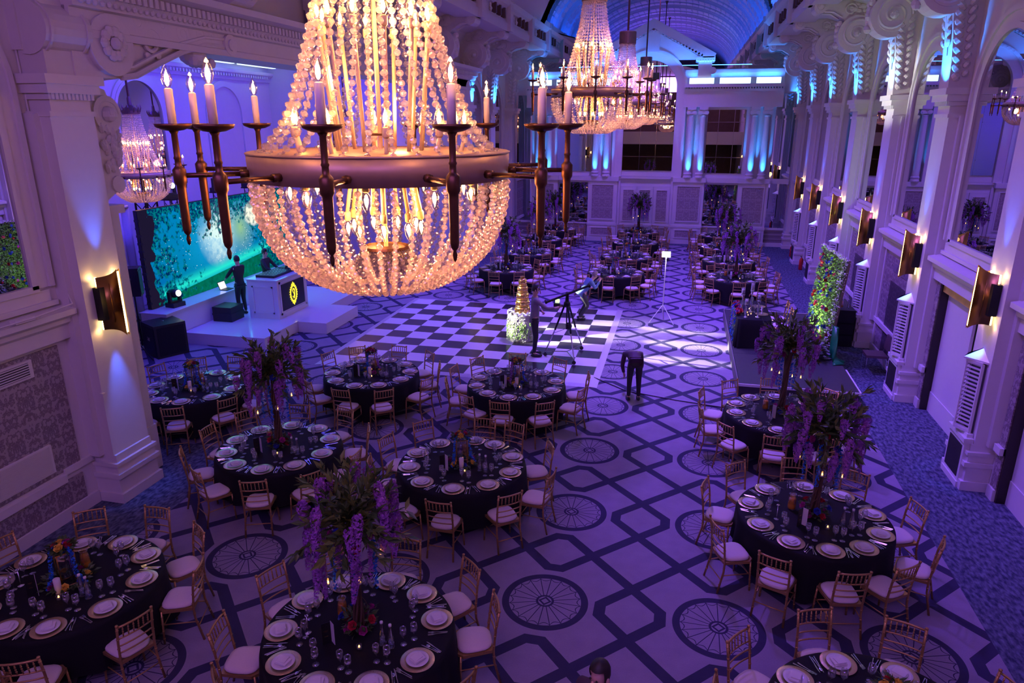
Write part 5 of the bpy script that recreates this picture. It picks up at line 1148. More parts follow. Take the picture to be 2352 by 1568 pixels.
# ------------------------------------------------------------------ people
def skin_graph(name, verts, edges, rads, mt, parent, root=0, sub=2):
    me = bpy.data.meshes.new(name); me.from_pydata([tuple(v) for v in verts], edges, []); me.materials.append(mt)
    o = ob(name, me, parent); sk = o.modifiers.new('skin', 'SKIN'); sk.use_smooth_shade = True
    for i, r in enumerate(rads):
        d = me.skin_vertices[0].data[i]; d.radius = r if isinstance(r, tuple) else (r, r); d.use_root = (i == root)
    s_ = o.modifiers.new('sub', 'SUBSURF'); s_.levels = s_.render_levels = sub; return o
SKIN = mat('skin', (.62, .38, .28), .5, noise=.06, nscale=20); HAIRD = mat('dark_hair', (.02, .014, .012), .5, noise=.3, nscale=60); HAIRG = mat('grey_brown_hair', (.22, .17, .13), .5, noise=.3, nscale=60)
EYE = mat('eye', (.05, .04, .04), .2, noise=.02); SHOE = mat('black_leather', (.015, .014, .014), .3, noise=.2)
def person(label, loc, rz, shirt, trousers, hair, J, height=1.0, longhair=False):
    """J: joints in a local frame, y forward, metres for a 1.75 m figure"""
    root = thing('person', label, 'person', loc, rz); root.scale = (height,)*3
    V = {k: Vector(v) for k, v in J.items()}
    body_n = ['pelvis','waist','chest','neck','head0','head1','shL','elL','wrL','haL','shR','elR','wrR','haR','hiL','knL','anL','toL','hiR','knR','anR','toR']
    E_ = [('pelvis','waist'),('waist','chest'),('chest','neck'),('neck','head0'),('head0','head1'),('chest','shL'),('shL','elL'),('elL','wrL'),('wrL','haL'),('chest','shR'),('shR','elR'),('elR','wrR'),('wrR','haR'),('pelvis','hiL'),('hiL','knL'),('knL','anL'),('anL','toL'),('pelvis','hiR'),('hiR','knR'),('knR','anR'),('anR','toR')]
    rad = dict(pelvis=(.115,.09),waist=(.115,.088),chest=(.13,.10),neck=.052,head0=(.072,.082),head1=(.066,.078),sh=.052,el=.038,wr=.026,ha=(.03,.018),hi=.080,kn=.054,an=.036,to=(.036,.026))
    g_ = lambda n: rad.get(n, rad.get(n[:2]))
    ix = {n: i for i, n in enumerate(body_n)}
    skin_graph('body', [V[n] for n in body_n], [(ix[a], ix[b]) for a, b in E_], [g_(n) for n in body_n], SKIN, root)
    def grow(names, edges, k, nm, mt, rt):
        jx = {n: i for i, n in enumerate(names)}
        rr = [tuple(x*k for x in g_(n)) if isinstance(g_(n), tuple) else g_(n)*k for n in names]
        return skin_graph(nm, [V[n] for n in names], [(jx[a], jx[b]) for a, b in edges], rr, mt, root, jx[rt])
    V['cuL'] = V['elL'].lerp(V['wrL'], .85); V['cuR'] = V['elR'].lerp(V['wrR'], .85); V['col'] = V['chest'].lerp(V['neck'], .72); V['hem'] = V['pelvis'] + (V['pelvis']-V['waist'])*.45; V['belt'] = V['pelvis'].lerp(V['waist'], .6); rad['he'] = (.116,.094); rad['be'] = (.106,.084); rad['cu'] = .030; rad['co'] = .062
    grow(['hem','pelvis','waist','chest','col','shL','elL','cuL','shR','elR','cuR'], [('hem','pelvis'),('pelvis','waist'),('waist','chest'),('chest','col'),('chest','shL'),('shL','elL'),('elL','cuL'),('chest','shR'),('shR','elR'),('elR','cuR')], 1.28, 'shirt', shirt, 'pelvis')
    grow(['belt','pelvis','hiL','knL','anL','hiR','knR','anR'], [('belt','pelvis'),('pelvis','hiL'),('hiL','knL'),('knL','anL'),('pelvis','hiR'),('hiR','knR'),('knR','anR')], 1.22, 'trousers', trousers, 'pelvis')
    for s_ in 'LR':
        a, t = V['an'+s_], V['to'+s_]; m_ = M(); d = (t-a); d.z = 0; d.normalize() if d.length > 0 else None; n = Vector((-d.y, d.x, 0)); c = Vector((a.x, a.y, t.z-.02))
        m_.ball((0,0,0), 1, 10, 6); mat_ = Matrix(((d.x*.145, n.x*.05, 0, c.x+d.x*.06), (d.y*.145, n.y*.05, 0, c.y+d.y*.06), (0, 0, .048, c.z+.028), (0,0,0,1))); m_.xf(mat_); obj('shoe', m_, SHOE, root, True)
    # head: face features along the facing direction
    up = (V['head1']-V['head0']).normalized(); fw = V['face'].normalized(); fw = (fw - up*fw.dot(up)).normalized(); rt = fw.cross(up); hc = V['head0'].lerp(V['head1'], .45)
    hm = M(); hm.ball((0,0,0), 1, 14, 9); B = Matrix((( rt.x*.084, -fw.x*.098, up.x*.118, 0),(rt.y*.084, -fw.y*.098, up.y*.118, 0),(rt.z*.084, -fw.z*.098, up.z*.118, 0),(0,0,0,1)))
    hh = M(); v = []
    keep = [(p, q) for p, q in enumerate(hm.v)]
    hh.v = list(hm.v); hh.f = [f for f in hm.f if not (sum(-hm.v[i][1] for i in f)/len(f) > .45 and sum(hm.v[i][2] for i in f)/len(f) < .52) and sum(hm.v[i][2] for i in f)/len(f) > (-.95 if longhair else -.5)]; hh.m = [0]*len(hh.f)
    hh.xf(Matrix.Translation(hc + up*.028 - fw*.008) @ B); obj('hair', hh, hair, root, True)
    fm = M(); fm.ball(tuple(hc + fw*.088 - up*.012), .017, 8, 5, (1,1,1.3))
    for s_ in (-1, 1): fm.ball(tuple(hc + rt*s_*.080 - up*.01), .024, 8, 5, (.7,.7,1.2))
    fm.ball(tuple(hc + fw*.074 - up*.062), .02, 8, 5, (1.1,1.1,.4)); obj('face', fm, SKIN, root, True)
    em = M()
    for s_ in (-1, 1): em.ball(tuple(hc + fw*.078 + rt*s_*.030 + up*.012), .010, 8, 5)
    obj('eye', em, EYE, root, True)
    hm_ = M()                                             # five fingers on each hand
    for s_ in 'LR':
        w_, h_ = V['wr'+s_], V['ha'+s_]; d = (h_-w_).normalized(); n = d.orthogonal().normalized(); b = d.cross(n)
        for k, L in enumerate((.066, .076, .070, .055)):
            p0 = h_ + n*(-.024+.016*k); hm_.tube([p0, p0 + d*L*.55 + b*.008, p0 + d*L*.9 + b*.03], [.0085,.008,.0065], 6)
        p0 = w_.lerp(h_, .45); hm_.tube([p0 - n*.025, p0 - n*.05 + d*.03 + b*.01, p0 - n*.048 + d*.062 + b*.02], [.011,.009,.007], 6)
    obj('fingers', hm_, SKIN, root, True)
    return root
STAND = dict(pelvis=(0,0,.98), waist=(0,.01,1.12), chest=(0,0,1.32), neck=(0,0,1.50), head0=(0,.015,1.58), head1=(0,.025,1.68), face=(0,1,-.05),
             shL=(-.185,0,1.42), elL=(-.24,-.02,1.14), wrL=(-.24,.08,.90), haL=(-.235,.11,.83), shR=(.185,0,1.42), elR=(.24,-.02,1.14), wrR=(.24,.08,.90), haR=(.235,.11,.83),
             hiL=(-.09,0,.83), knL=(-.10,.03,.49), anL=(-.11,-.01,.085), toL=(-.12,.14,.03), hiR=(.09,0,.83), knR=(.10,.03,.49), anR=(.11,-.01,.085), toR=(.12,.14,.03))
SH_GREY = mat('grey_shirt', (.24, .20, .22), .7, noise=.15, nscale=20); TR_DARK = mat('dark_trousers', (.025, .023, .028), .7, noise=.2, nscale=20)
SH_BLUE = mat('blue_shirt', (.10, .20, .30), .7, noise=.15, nscale=20); SH_BLACK = mat('black_shirt', (.018, .017, .02), .7, noise=.2, nscale=20); SH_MAR = mat('dark_plum_top', (.06, .025, .05), .7, noise=.2, nscale=20)
J = dict(STAND); J.update(shR=(.19,.03,1.42), elR=(.27,.27,1.24), wrR=(.20,.50,1.24), haR=(.17,.57,1.26), elL=(-.24,.06,1.15), wrL=(-.06,.20,1.06), haL=(.01,.22,1.05), face=(.1,1,-.05), toL=(-.13,.14,.03))
man = person('man in a grey shirt and glasses reaching one arm towards the camera crane', (-3.42, 16.85, .022), R(-78), SH_GREY, TR_DARK, HAIRD, J, 1.07)
gls = M()
for s_ in (-1, 1): gls.tube([(s_*.032+.02*math.cos(q*PI/5), .115, 1.635+.016*math.sin(q*PI/5)) for q in range(10)], .003, 4, closed=True); gls.tube([(s_*.05,.11,1.64),(s_*.082,.02,1.64)], .003, 4)
obj('spectacles', gls, BLACKMET, man)
J = dict(STAND); J.update(pelvis=(0,.02,.84), waist=(0,.12,.96), chest=(0,.24,1.10), neck=(0,.34,1.24), head0=(0,.40,1.30), head1=(0,.43,1.40), face=(0,1,-.1), shL=(-.18,.25,1.20), elL=(-.22,.36,.98), wrL=(-.07,.56,1.20), haL=(-.04,.60,1.26), shR=(.18,.25,1.20), elR=(.22,.36,.98), wrR=(.07,.56,1.20), haR=(.04,.60,1.26),
    hiL=(-.09,.04,.72), knL=(-.13,.20,.45), anL=(-.12,-.02,.085), toL=(-.13,.13,.03), hiR=(.09,.04,.72), knR=(.13,.18,.45), anR=(.12,-.08,.085), toR=(.13,.07,.03))
pho = person('crouching photographer in a blue shirt holding a camera to the face', (-2.75, 20.6, .022), R(-65), SH_BLUE, TR_DARK, HAIRG, J)
cm_ = M(); cm_.box(-.075,.075,.60,.68,1.27,1.38); cm_.disc((0,.72,1.32), 1, .04, .10, 14); cm_.box(-.03,.03,.60,.66,1.38,1.42)
tag(obj('camera', cm_, BLACKPL, None, True, loc=(-2.75, 20.6, .022), rot=(0,0,R(-65))), 'black photo camera in the hands of the crouching photographer', 'camera')
J = dict(STAND); J.update(pelvis=(0,.0,.95), waist=(0,.16,1.0), chest=(0,.38,.98), neck=(0,.54,.90), head0=(0,.61,.84), head1=(0,.68,.78), face=(0,.4,-1), shL=(-.18,.40,.95), elL=(-.22,.42,.66), wrL=(-.16,.50,.44), haL=(-.15,.52,.37), shR=(.18,.40,.95), elR=(.22,.42,.66), wrR=(.16,.50,.44), haR=(.15,.52,.37))
person('person in dark clothes bending over on the carpet beside the dance floor', (-.72, 14.42, 0), R(12), SH_MAR, TR_DARK, HAIRD, J, .98)
J = dict(STAND)
person('dark-haired person at the very bottom edge with only the head showing', (-.36, 4.55, 0), R(150), SH_MAR, TR_DARK, HAIRD, J, 1.0)
J = dict(STAND); J.update(elL=(-.26,.18,1.18), wrL=(-.15,.38,1.08), haL=(-.13,.44,1.05), elR=(.26,.18,1.18), wrR=(.15,.38,1.08), haR=(.13,.44,1.05), face=(0,1,-.5))
person('person in dark clothes bent over the laptop beside the booth', (-12.45, 17.75, .32), R(75), SH_BLACK, TR_DARK, HAIRD, J)
person('person in black standing behind the booth by the mixer', (-12.35, 19.0, .32), R(-85), SH_BLACK, TR_DARK, HAIRD, J)

# ------------------------------------------------------------------ cake on its flowered table
t = thing('cake_table', 'round cake table skirted in white blossom on the dance floor', 'table', (-4.05, 18.25, .022))
m_ = M(); r_ = random.Random(2)
for k in range(2600):
    a = r_.random()*2*PI; z = r_.random()*.74; q = .40+.05*math.sin(9*a)*(1-z); p = Vector((q*math.cos(a), q*math.sin(a), z)); n = Vector((math.cos(a), math.sin(a), r_.uniform(-.6,.6))).normalized(); x = n.orthogonal().normalized(); y = n.cross(x); s = .017+.012*r_.random()
    m_.add([p-x*s, p+y*s+n*s*.5, p+x*s, p-y*s+n*s*.5], [(0,1,2,3)])
m_.lathe([(.37,.0),(.39,.74),(0,.745)], 24); obj('skirt', m_, WHITEP, t)
m_ = M()
for k in range(220): a = r_.uniform(3.6, 5.6); q = .42; leafq(m_, (q*math.cos(a), q*math.sin(a), .12+.5*r_.random()), (math.cos(a), math.sin(a), -1), .09, .025, r_.uniform(-1,1))
obj('trailing_greenery', m_, FERN, t)
for k in range(14): ob('rose', ROSE['whi'], t, (.36*math.cos(k*.45), .36*math.sin(k*.45), .76), (0,.5,k*.45), (1.5,1.5,1.5))
ck = thing('cake', 'tall gold five-tier cake with scrollwork on the blossom table', 'cake', (-4.05, 18.25, .77)); z = 0.0
for k, (q, h) in enumerate(((.205,.19),(.185,.19),(.165,.20),(.135,.18),(.105,.20))):
    m_ = M(); m_.lathe([(q,z),(q,z+h-.03),(q-.02,z+h-.01),(0,z+h)], 32); m_.lathe([(q+.012,z),(q+.012,z+.02),(q,z+.025)], 32); tr = obj('tier', m_, GOLD, ck, True)
    m_ = M()
    for s_ in range(7):
        a = s_*2*PI/7+k; pts = []
        for i in range(22): b = i*.45; rr = .055*(1-i/26); pts.append(((q+.006)*math.cos(a+rr*math.cos(b)/q), (q+.006)*math.sin(a+rr*math.cos(b)/q), z+h*.48+rr*math.sin(b)))
        m_.tube(pts, .006, 5)
    obj('scrollwork', m_, GOLD, tr); z += h
m_ = M(); m_.ball((0,0,z+.02), .05, 10, 6)
for k in range(8): a = k*PI/4; m_.ball((.04*math.cos(a), .04*math.sin(a), z+.03), .03, 7, 5)
obj('sugar_topper', m_, GOLD, ck)
light('cake_spot', 'SPOT', (-7.4, 16.2, 3.0), 5000, (1.0, .90, .72), (-4.1, 18.2, .8), angle=22, blend=.5)

# ------------------------------------------------------------------ camera crane on a tripod
t = thing('camera_tripod', 'tall black tripod on wheeled spreader standing on the dance floor', 'tripod', (-2.62, 16.98, .022))
feet = [(-.52,-.10,0), (.30,-.60,0), (.32,.62,0)]; top = Vector((0,0,1.42))
for fx, fy, fz in feet:
    f_ = Vector((fx,fy,.12)); m_ = M(); m_.tube([top + Vector((fx,fy,0))*.12 - Vector((0,0,.08)), top.lerp(f_, .55)], .026, 8); lg = obj('leg', m_, BLACKMET, t); m_ = M(); m_.tube([top.lerp(f_, .5), f_], .017, 8); obj('lower_tube', m_, CHROME, lg)
    m_ = M(); m_.disc((fx,fy,.05), 1, .05, .03, 14); m_.tube([(fx,fy,.05),(fx,fy,.15)], .014, 6); obj('castor', m_, BLACKPL, t)
    m_ = M(); m_.tube([(.03,-.03,.14),(fx,fy,.13)], .014, 6); m_.tube([(.02,0,.75), tuple(top.lerp(f_, .62))], .008, 5); obj('spreader', m_, CHROME, t)
m_ = M(); m_.lathe([(.05,1.30),(.085,1.34),(.085,1.42),(.05,1.46),(.04,1.60)], 14); m_.tube([(0,0,1.35),(0,0,.72)], .018, 7); m_.ball((.05,.04,.80), .085, 10, 6, (1,1,1.2)); obj('head', m_, BLACKMET, t)
t = thing('slider_rail', 'black camera slider rail mounted slanting on the tripod head', 'camera rail', (-2.62, 16.98, 1.62)); m_ = M()
for q in (-.06, .06): m_.obox((.02, q, .05), (1.15, .03, .03), (0, -.38, .25))
for q in (-.55, 0, .55): m_.obox((q*.95, q*.22, .05+q*.38), (.05, .18, .06), (0,-.38,.25))
obj('rails', m_, BLACKMET, t); m_ = M(); m_.tube([(.0,0,-.06),(0,0,.05)], .04, 10); obj('mount', m_, BLACKPL, t)
t = thing('video_camera', 'small video camera with bright top light held out beside the tripod', 'camera', (-2.86, 16.95, 1.36)); m_ = M(); m_.box(-.09,.07,-.05,.05,-.06,.06); m_.disc((.1,0,0), 0, .035, .09, 12); obj('body', m_, BLACKPL, t); m_ = M(); m_.box(-.05,.05,-.045,.045,.08,.16); obj('lit_screen', m_, emis('camera_screen_glow', (.75,1,.55), 1.3), t)

# ------------------------------------------------------------------ lamp on a stand
t = thing('video_lamp', 'bright video lamp on a thin white stand standing on the patterned carpet', 'lamp', (-.32, 20.88, 0)); m_ = M(); m_.tube([(0,0,.3),(0,0,1.98)], .014, 8); m_.tube([(0,0,.35),(0,0,1.2)], .019, 8); obj('pole', m_, PAINT, t)
for k in range(3): a = k*2*PI/3-.6; m_ = M(); m_.tube([(0,0,.55),(.20*math.cos(a),.20*math.sin(a),.30),(.42*math.cos(a),.42*math.sin(a),.01)], .012, 6); obj('leg', m_, PAINT, t)
m_ = M(); m_.box(-.13,.13,.0,.05,1.98,2.16); obj('housing', m_, BLACKPL, t); m_ = M(); m_.box(-.12,.12,-.012,0,1.99,2.15); obj('lamp_face', m_, LAMPW, t)
light('video_lamp_light', 'AREA', (-.32, 20.84, 2.07), 45, (1.0,.92,.8), (-1.4, 17.5, .5), .25)

# ------------------------------------------------------------------ black stage with the couple's table
SX0, SX1, SY0, SY1, SZ = 1.52, 3.97, 15.18, 21.75, .30
t = thing('stage', 'low black stage deck with pale edging against the mirrored wall', 'stage', (0,0,0)); ym = (SY0+SY1)/2
for a, b in ((SY0, SY0+2.2), (SY0+2.2, SY0+4.4), (SY0+4.4, SY1)):
    for c, d in ((SX0, SX0+1.22), (SX0+1.22, SX1)): m_ = M(); m_.box(c+.004, d-.004, a+.004, b-.004, 0, SZ); obj('deck', m_, STAGEBLK, t)
m_ = M(); m_.box(SX0-.02, SX1+.02, SY0-.025, SY0, SZ-.05, SZ+.006); m_.box(SX1, SX1+.03, SY0, SY0+1.5, SZ-.05, SZ+.006); m_.box(SX0-.02, SX1+.02, SY1, SY1+.025, SZ-.05, SZ+.006); obj('edge_strip', m_, PAINT, t)
m_ = M(); m_.box(SX0-.03, SX0-.005, SY0, SY1, 0, SZ); obj('side_skirt', m_, mat('grey_skirt', (.16,.15,.15), .7, noise=.2), t)
t = thing('sweetheart_table', 'rectangular table in black cloth set for two on the stage', 'table', (2.0, 18.9, SZ)); m_ = M()
v = []; f = []; n = 60
for z, k in ((.75,1),(.735,1.012),(.5,1.03),(.2,1.06),(.01,1.09)):
    for i in range(n):
        a = 2*PI*i/n; ex = .18; x = math.copysign(abs(math.cos(a))**ex, math.cos(a))*.42; y = math.copysign(abs(math.sin(a))**ex, math.sin(a))*1.02; wv = 1+(.75-z)*.05*math.sin(13*a); v.append((x*k*wv, y*k*wv, z))
f = [(j*n+i, (j+1)*n+i, (j+1)*n+(i+1)%n, j*n+(i+1)%n) for j in range(4) for i in range(n)] + [tuple(range(n))]
m_.add(v, f); obj('cloth', m_, BLACKCLOTH, t, True)
spawn('banquet_chair', [(n_, me.mesh(n_, mat('bright_gold_chair', (.62,.44,.12), .3, .85, noise=.1) if False else GOLD if n_ != 'seat_pad' else PAD, True), Z3, Z3) for n_, me, mt, sm in CP], 'bright gold chair on the stage behind the couple\'s table, nearer the viewer', 'chair', (2.72, 18.55, SZ), R(90), 'gold stage chairs')
spawn('banquet_chair', [(n_, me.mesh(n_, GOLD if n_ != 'seat_pad' else PAD, True), Z3, Z3) for n_, me, mt, sm in CP], 'bright gold chair on the stage behind the couple\'s table, nearer the end wall', 'chair', (2.72, 19.3, SZ), R(90), 'gold stage chairs')
zt = SZ+.752
hs = M(); hs.lathe([(0,0),(.055,0),(.055,.012),(.02,.03),(.014,.05),(.028,.14),(.030,.18),(.014,.26),(.012,.30),(.034,.33),(.045,.345),(.045,.36),(0,.36)], 16); HSM = hs.mesh('candlestick', STEEL, True)
hg = M(); hg.lathe([(.042,0),(.042,.13),(.040,.13),(.040,0)], 14); hw = M(); hw.lathe([(0,0),(.032,0),(.032,.10),(0,.105)], 14)
HSK = [('holder', HSM, Z3, Z3), ('glass_sleeve', hg.mesh('glass_sleeve', GLASS, True), (0,0,.36), Z3), ('wax', hw.mesh('wax', WAX, True), (0,0,.36), Z3)]
for (x, y, s_, lab) in ((1.78, 18.05, 1.0, 'shortest silver candlestick at the near corner of the couple\'s table'), (2.08, 18.1, 1.25, 'silver candlestick at the inner near corner of the couple\'s table'), (1.72, 18.55, 1.35, 'silver candlestick behind the shortest one beside the flower runner'), (1.95, 18.6, 1.65, 'tallest silver candlestick on the couple\'s table')):
    o = spawn('candlestick', HSK, lab, 'candlestick', (x, y, zt), 0, 'silver candlesticks'); o.scale = (1.15, 1.15, s_)
for k in range(6): spawn('votive_candle', VOT, 'lit votive candle on the couple\'s table, %s from the near end' % ORD[k], 'candle', (1.86+.08*(k % 2), 18.2+.13*k, zt), 0, 'votives on the stage table')
fan = M()
for k in range(11): a = R(-75+15*k); b = R(-75+15*(k+1)); fan.add([(0,0,.03),(.02*(1 if k % 2 else -1)-.01,.13*math.sin(a),.05+.13*math.cos(a)),(.02*(-1 if k % 2 else 1)-.01,.13*math.sin(b),.05+.13*math.cos(b)),(0,.01,.02)], [(0,1,2),(0,2,3)])
fan.lathe([(.03,0),(.02,.05)], 10); FAN = fan.mesh('fan_napkin', LINEN)
for k, y in enumerate((18.45, 19.25)):
    w_ = 'nearer the viewer' if k == 0 else 'farther from the near end'
    tag(ob('charger', m_charg, None, (2.22, y, zt), Z3), 'silver-lit charger on the couple\'s table, %s' % w_, 'charger plate'); tag(ob('fan_napkin', FAN, None, (2.22, y, zt+.016), Z3), 'white fan-folded napkin on the couple\'s table, %s' % w_, 'napkin')
    for q in range(2): tag(ob('wine_glass', m_wine, None, (2.05, y+.15+.09*q, zt), Z3), 'stemmed glass on the couple\'s table, %s, %s of its pair' % (w_, 'first' if q == 0 else 'second'), 'glass')
t = thing('flower_runner', 'blue, purple and red flower runner spilling over the front of the couple\'s table', 'flower garland', (1.57, 18.75, SZ)); r_ = random.Random(4)
for k in range(9): nme, me = (('blue_strand', BSTR[k % 2]) if k % 2 == 0 else ('wisteria_strand', PSTR)); ob(nme, me, t, (-.02+.03*math.sin(k), -.5+.13*k, .82), (0, .02, k), (1.3,1.3,1.25))
for k in range(26): c = ('red','navy','red','mag','navy')[k % 5]; ob('rose', ROSE[c], t, (.02+.12*r_.random(), -.55+.045*k, .80+.03*r_.random()), (0,-.6,r_.random()), (1.2,)*3)
m_ = M()
for k in range(160): leafq(m_, (-.02+.04*r_.random(), -.6+1.3*r_.random(), .25+.6*r_.random()), (-.6, r_.uniform(-.6,.6), -.8), .09, .035, r_.uniform(-1,1))
obj('foliage', m_, FERN, t)

# flower wall
A_, B_ = Vector((3.72, 17.6)), Vector((3.60, 19.7)); dv = (B_-A_); Lw = dv.length; ang = math.atan2(dv.y, dv.x)
t = thing('flower_wall', 'leaning backdrop of green leaves dotted with red and blue roses on the stage', 'flower wall', (A_.x, A_.y, SZ), ang); t.rotation_euler = (R(4.5), 0, ang)
# local: x along the wall, y away from the hall, z up
m_ = M(); m_.box(0, Lw, -.04, .0, 0, 2.35); obj('panel', m_, mat('dark_green_panel', (.03,.06,.02), .8, noise=.3), t)
m_ = M(); m_.box(-.02, 0, -.06, .0, 0, 2.38); m_.box(Lw, Lw+.02, -.06, .0, 0, 2.38); obj('frame_post', m_, mat('frame_timber', (.14,.11,.07), .6, noise=.2), t)
for nme, mt, cnt in (('leaves', FERN, 3400), ('leaves', LEAF2, 1700)):
    m_ = M()
    for k in range(cnt): leafq(m_, (Lw*r_.random(), .0+.10*r_.random(), 2.4*r_.random()), (r_.uniform(-1,1), r_.uniform(.1,1), r_.uniform(-1,.6)), .075, .036, r_.uniform(-1.5,1.5))
    o = obj(nme, m_, mt, t); o['kind'] = 'stuff'
m_ = M()
for k in range(420): z = 2.4*r_.random(); leafq(m_, (r_.uniform(-.05,.10), -.03+.15*r_.random(), z), (r_.uniform(-1,1), r_.uniform(-1,1), r_.uniform(-1,1)), .06, .03, r_.uniform(-1.5,1.5))
for k in range(300): leafq(m_, (Lw*r_.random(), .02+.08*r_.random(), 2.36+.06*r_.random()), (r_.uniform(-1,1), r_.uniform(-.2,1), r_.uniform(0,1)), .06, .03, r_.uniform(-1.5,1.5))
o = obj('white_blossom', m_, WHITEP, t); o['kind'] = 'stuff'
for k in range(64): c = ('red','navy','mag','navy','red','navy')[k % 6]; ob('rose', ROSE[c], t, (.1+(Lw-.2)*r_.random(), .11, .15+2.1*r_.random()), (R(-90),0,r_.random()*6), (1.15,)*3)
light('flower_wall_uplight', 'SPOT', (2.95, 18.3, SZ+.12), 480, (.72,1.0,.42), (3.75, 18.7, SZ+1.4), angle=110, blend=.6)
m_ = M(); m_.box(-.08,.08,-.06,.06,0,.1); tag(obj('floor_uplight', m_, BLACKPL, None, loc=(2.95, 18.3, SZ+.0)), 'small black floor light aimed at the leaf backdrop', 'light')
t = thing('floor_plant', 'clump of broad dark leaves at the foot of the leaf backdrop', 'plant', (3.42, 17.55, SZ)); m_ = M()
for k in range(70): a = r_.random()*6.3; leafq(m_, (.22*r_.random()*math.cos(a), .35*r_.random()*math.sin(a), .03+.25*r_.random()), (math.cos(a), math.sin(a), r_.uniform(.1,.9)), .26, .12, r_.uniform(-1,1))
obj('leaves', m_, mat('grey_green_leaf', (.12,.18,.12), .5, noise=.3), t)
gd = M(); n = 26; v = []
for j, (z, sp) in enumerate(((.80,.10),(.55,.13),(.32,.17),(.12,.24),(.03,.34),(.0,.44))):
    for i in range(n): q = i/(n-1); v.append((.02+.06*math.sin(q*21+j)+ (.25 if j > 4 else .1)*(j > 3)*math.sin(q*5), (q-.5)*sp*2-.02*j, z+.02*math.sin(q*17)))
f = [(j*n+i, j*n+i+1, (j+1)*n+i+1, (j+1)*n+i) for j in range(5) for i in range(n-1)]; gd.add(v, f); gdo = obj('green_drape', gd, GREEND, None, True, loc=(3.78, 17.45, .30)); gdo.modifiers.new('s', 'SOLIDIFY').thickness = .01
tag(gdo, 'dark green satin drape trailing to the floor behind the leaf backdrop', 'drape')
# black drinks steps between stage and wall
t = thing('side_table', 'black tiered serving table behind the leaf backdrop', 'table', (4.45, 20.3, 0))
for k, (z, d) in enumerate(((1.0,.25),(.68,.40),(.36,.52))): m_ = M(); m_.box(-d, .25, -.75, .6, z-.36 if k < 2 else 0, z); m_.box(-d-.01, .25, -.76, .61, z-.02, z+.01); obj('tier', m_, BLACKPL, t)
spawn('juice_jug', JUG, 'jug of orange juice on the black tiered table by the wall', 'jug', (4.38, 19.85, 1.012), 0, None); spawn('water_bottle', BOTTLE, 'clear bottle beside the jug on the black tiered table', 'bottle', (4.52, 19.72, 1.012), 0, None)
# stacking chair in the wall recess
t = thing('stacking_chair', 'brown upholstered stacking chair with tubular legs in the wall recess', 'chair', (4.78, 17.55, 0), R(90)); m_ = M(); m_.box(-.24,.24,-.22,.24,.43,.49); obj('seat', m_, mat('brown_vinyl', (.12,.08,.09), .5, noise=.15), t); m_ = M(); m_.obox((0,-.26,.75), (.44,.04,.34), (.12,0,0)); obj('backrest', m_, mat('brown_vinyl_back', (.12,.08,.09), .5, noise=.15), t)
for s_ in (-1, 1): m_ = M(); m_.tube([(s_*.22,.22,0),(s_*.22,.22,.43),(s_*.22,-.22,.45),(s_*.22,-.30,.9)], .012, 6); m_.tube([(s_*.22,-.26,0),(s_*.22,-.2,.43)], .012, 6); obj('leg', m_, CHROME, t)
m_ = M(); m_.lathe([(0,0),(.07,0),(.075,.02),(.075,.40),(.04,.47),(.02,.50),(0,.50)], 14)
for k, (x, y) in enumerate(((4.92, 30.2), (4.95, 33.2))):
    t = tag(obj('fire_extinguisher', M().add(m_.v, m_.f), REDENAM, None, True, loc=(x, y, 0)), 'red fire extinguisher by the sconce wall, %s' % ('nearer one' if k == 0 else 'nearest the end wall'), 'fire extinguisher'); q = M(); q.tube([(0,0,.5),(0,0,.56),(-.06,0,.55)], .015, 6); q.tube([(.0,.02,.52),(.08,.02,.42),(.09,.0,.2)], .008, 5); obj('valve', q, BLACKPL, t)

# ------------------------------------------------------------------ show stage in the alcove
t = thing('show_platform', 'white gloss platform with a forward step in the stage alcove', 'stage', Z3); m_ = M(); m_.box(-12.95, -10.48, 15.72, 21.6, 0, .31); obj('deck', m_, WHITEGLOSS, t); m_ = M(); m_.box(-10.478, -9.58, 17.42, 19.45, 0, .31); obj('front_step', m_, WHITEGLOSS, t)
t = thing('plinth', 'long white plinth under the LED screen', 'plinth', Z3); m_ = M(); m_.box(-13.75, -12.97, 15.2, 22.4, 0, .94); obj('box', m_, WHITEGLOSS, t); m_ = M(); m_.box(-13.78, -12.94, 15.17, 22.43, .94, .955); obj('top', m_, WHITEGLOSS, t)
t = thing('led_screen', 'big LED screen showing a teal starry night through leaves', 'screen', Z3); m_ = M(); m_.box(-13.66, -13.62, 15.52, 22.4, .965, 3.57); obj('picture', m_, LED, t); m_ = M(); m_.box(-13.76, -13.66, 15.50, 22.42, .955, 3.59)
for k in range(12): m_.box(-13.74, -13.62, 15.46, 15.52, 1.1+.2*k, 1.16+.2*k)
obj('frame', m_, BLACKPL, t)
light('screen_glow', 'AREA', (-13.4, 18.9, 2.2), 50, (.08,.6,1.0), (-10, 18.6, .8), 5.5, 2.2)
t = thing('white_backdrop_drape', 'white pleated backdrop drape behind the speakers and screen', 'drape', Z3); v = []; n = 90
for z in (0, 1.2, 2.4, 3.62):
    for i in range(n): q = i/(n-1); v.append((-14.25+.05*math.sin(q*70)+.03*math.sin(q*31), 11.6+4.3*q, z))
m_ = M(); m_.add(v, [(j*n+i, j*n+i+1, (j+1)*n+i+1, (j+1)*n+i) for j in range(3) for i in range(n-1)]); o = obj('cloth', m_, DRAPE, t, True); o.modifiers.new('s', 'SOLIDIFY').thickness = .012; m_ = M(); m_.tube([(-14.25,11.6,3.64),(-14.25,15.9,3.64)], .04, 8); obj('rail', m_, DRAPE, t)
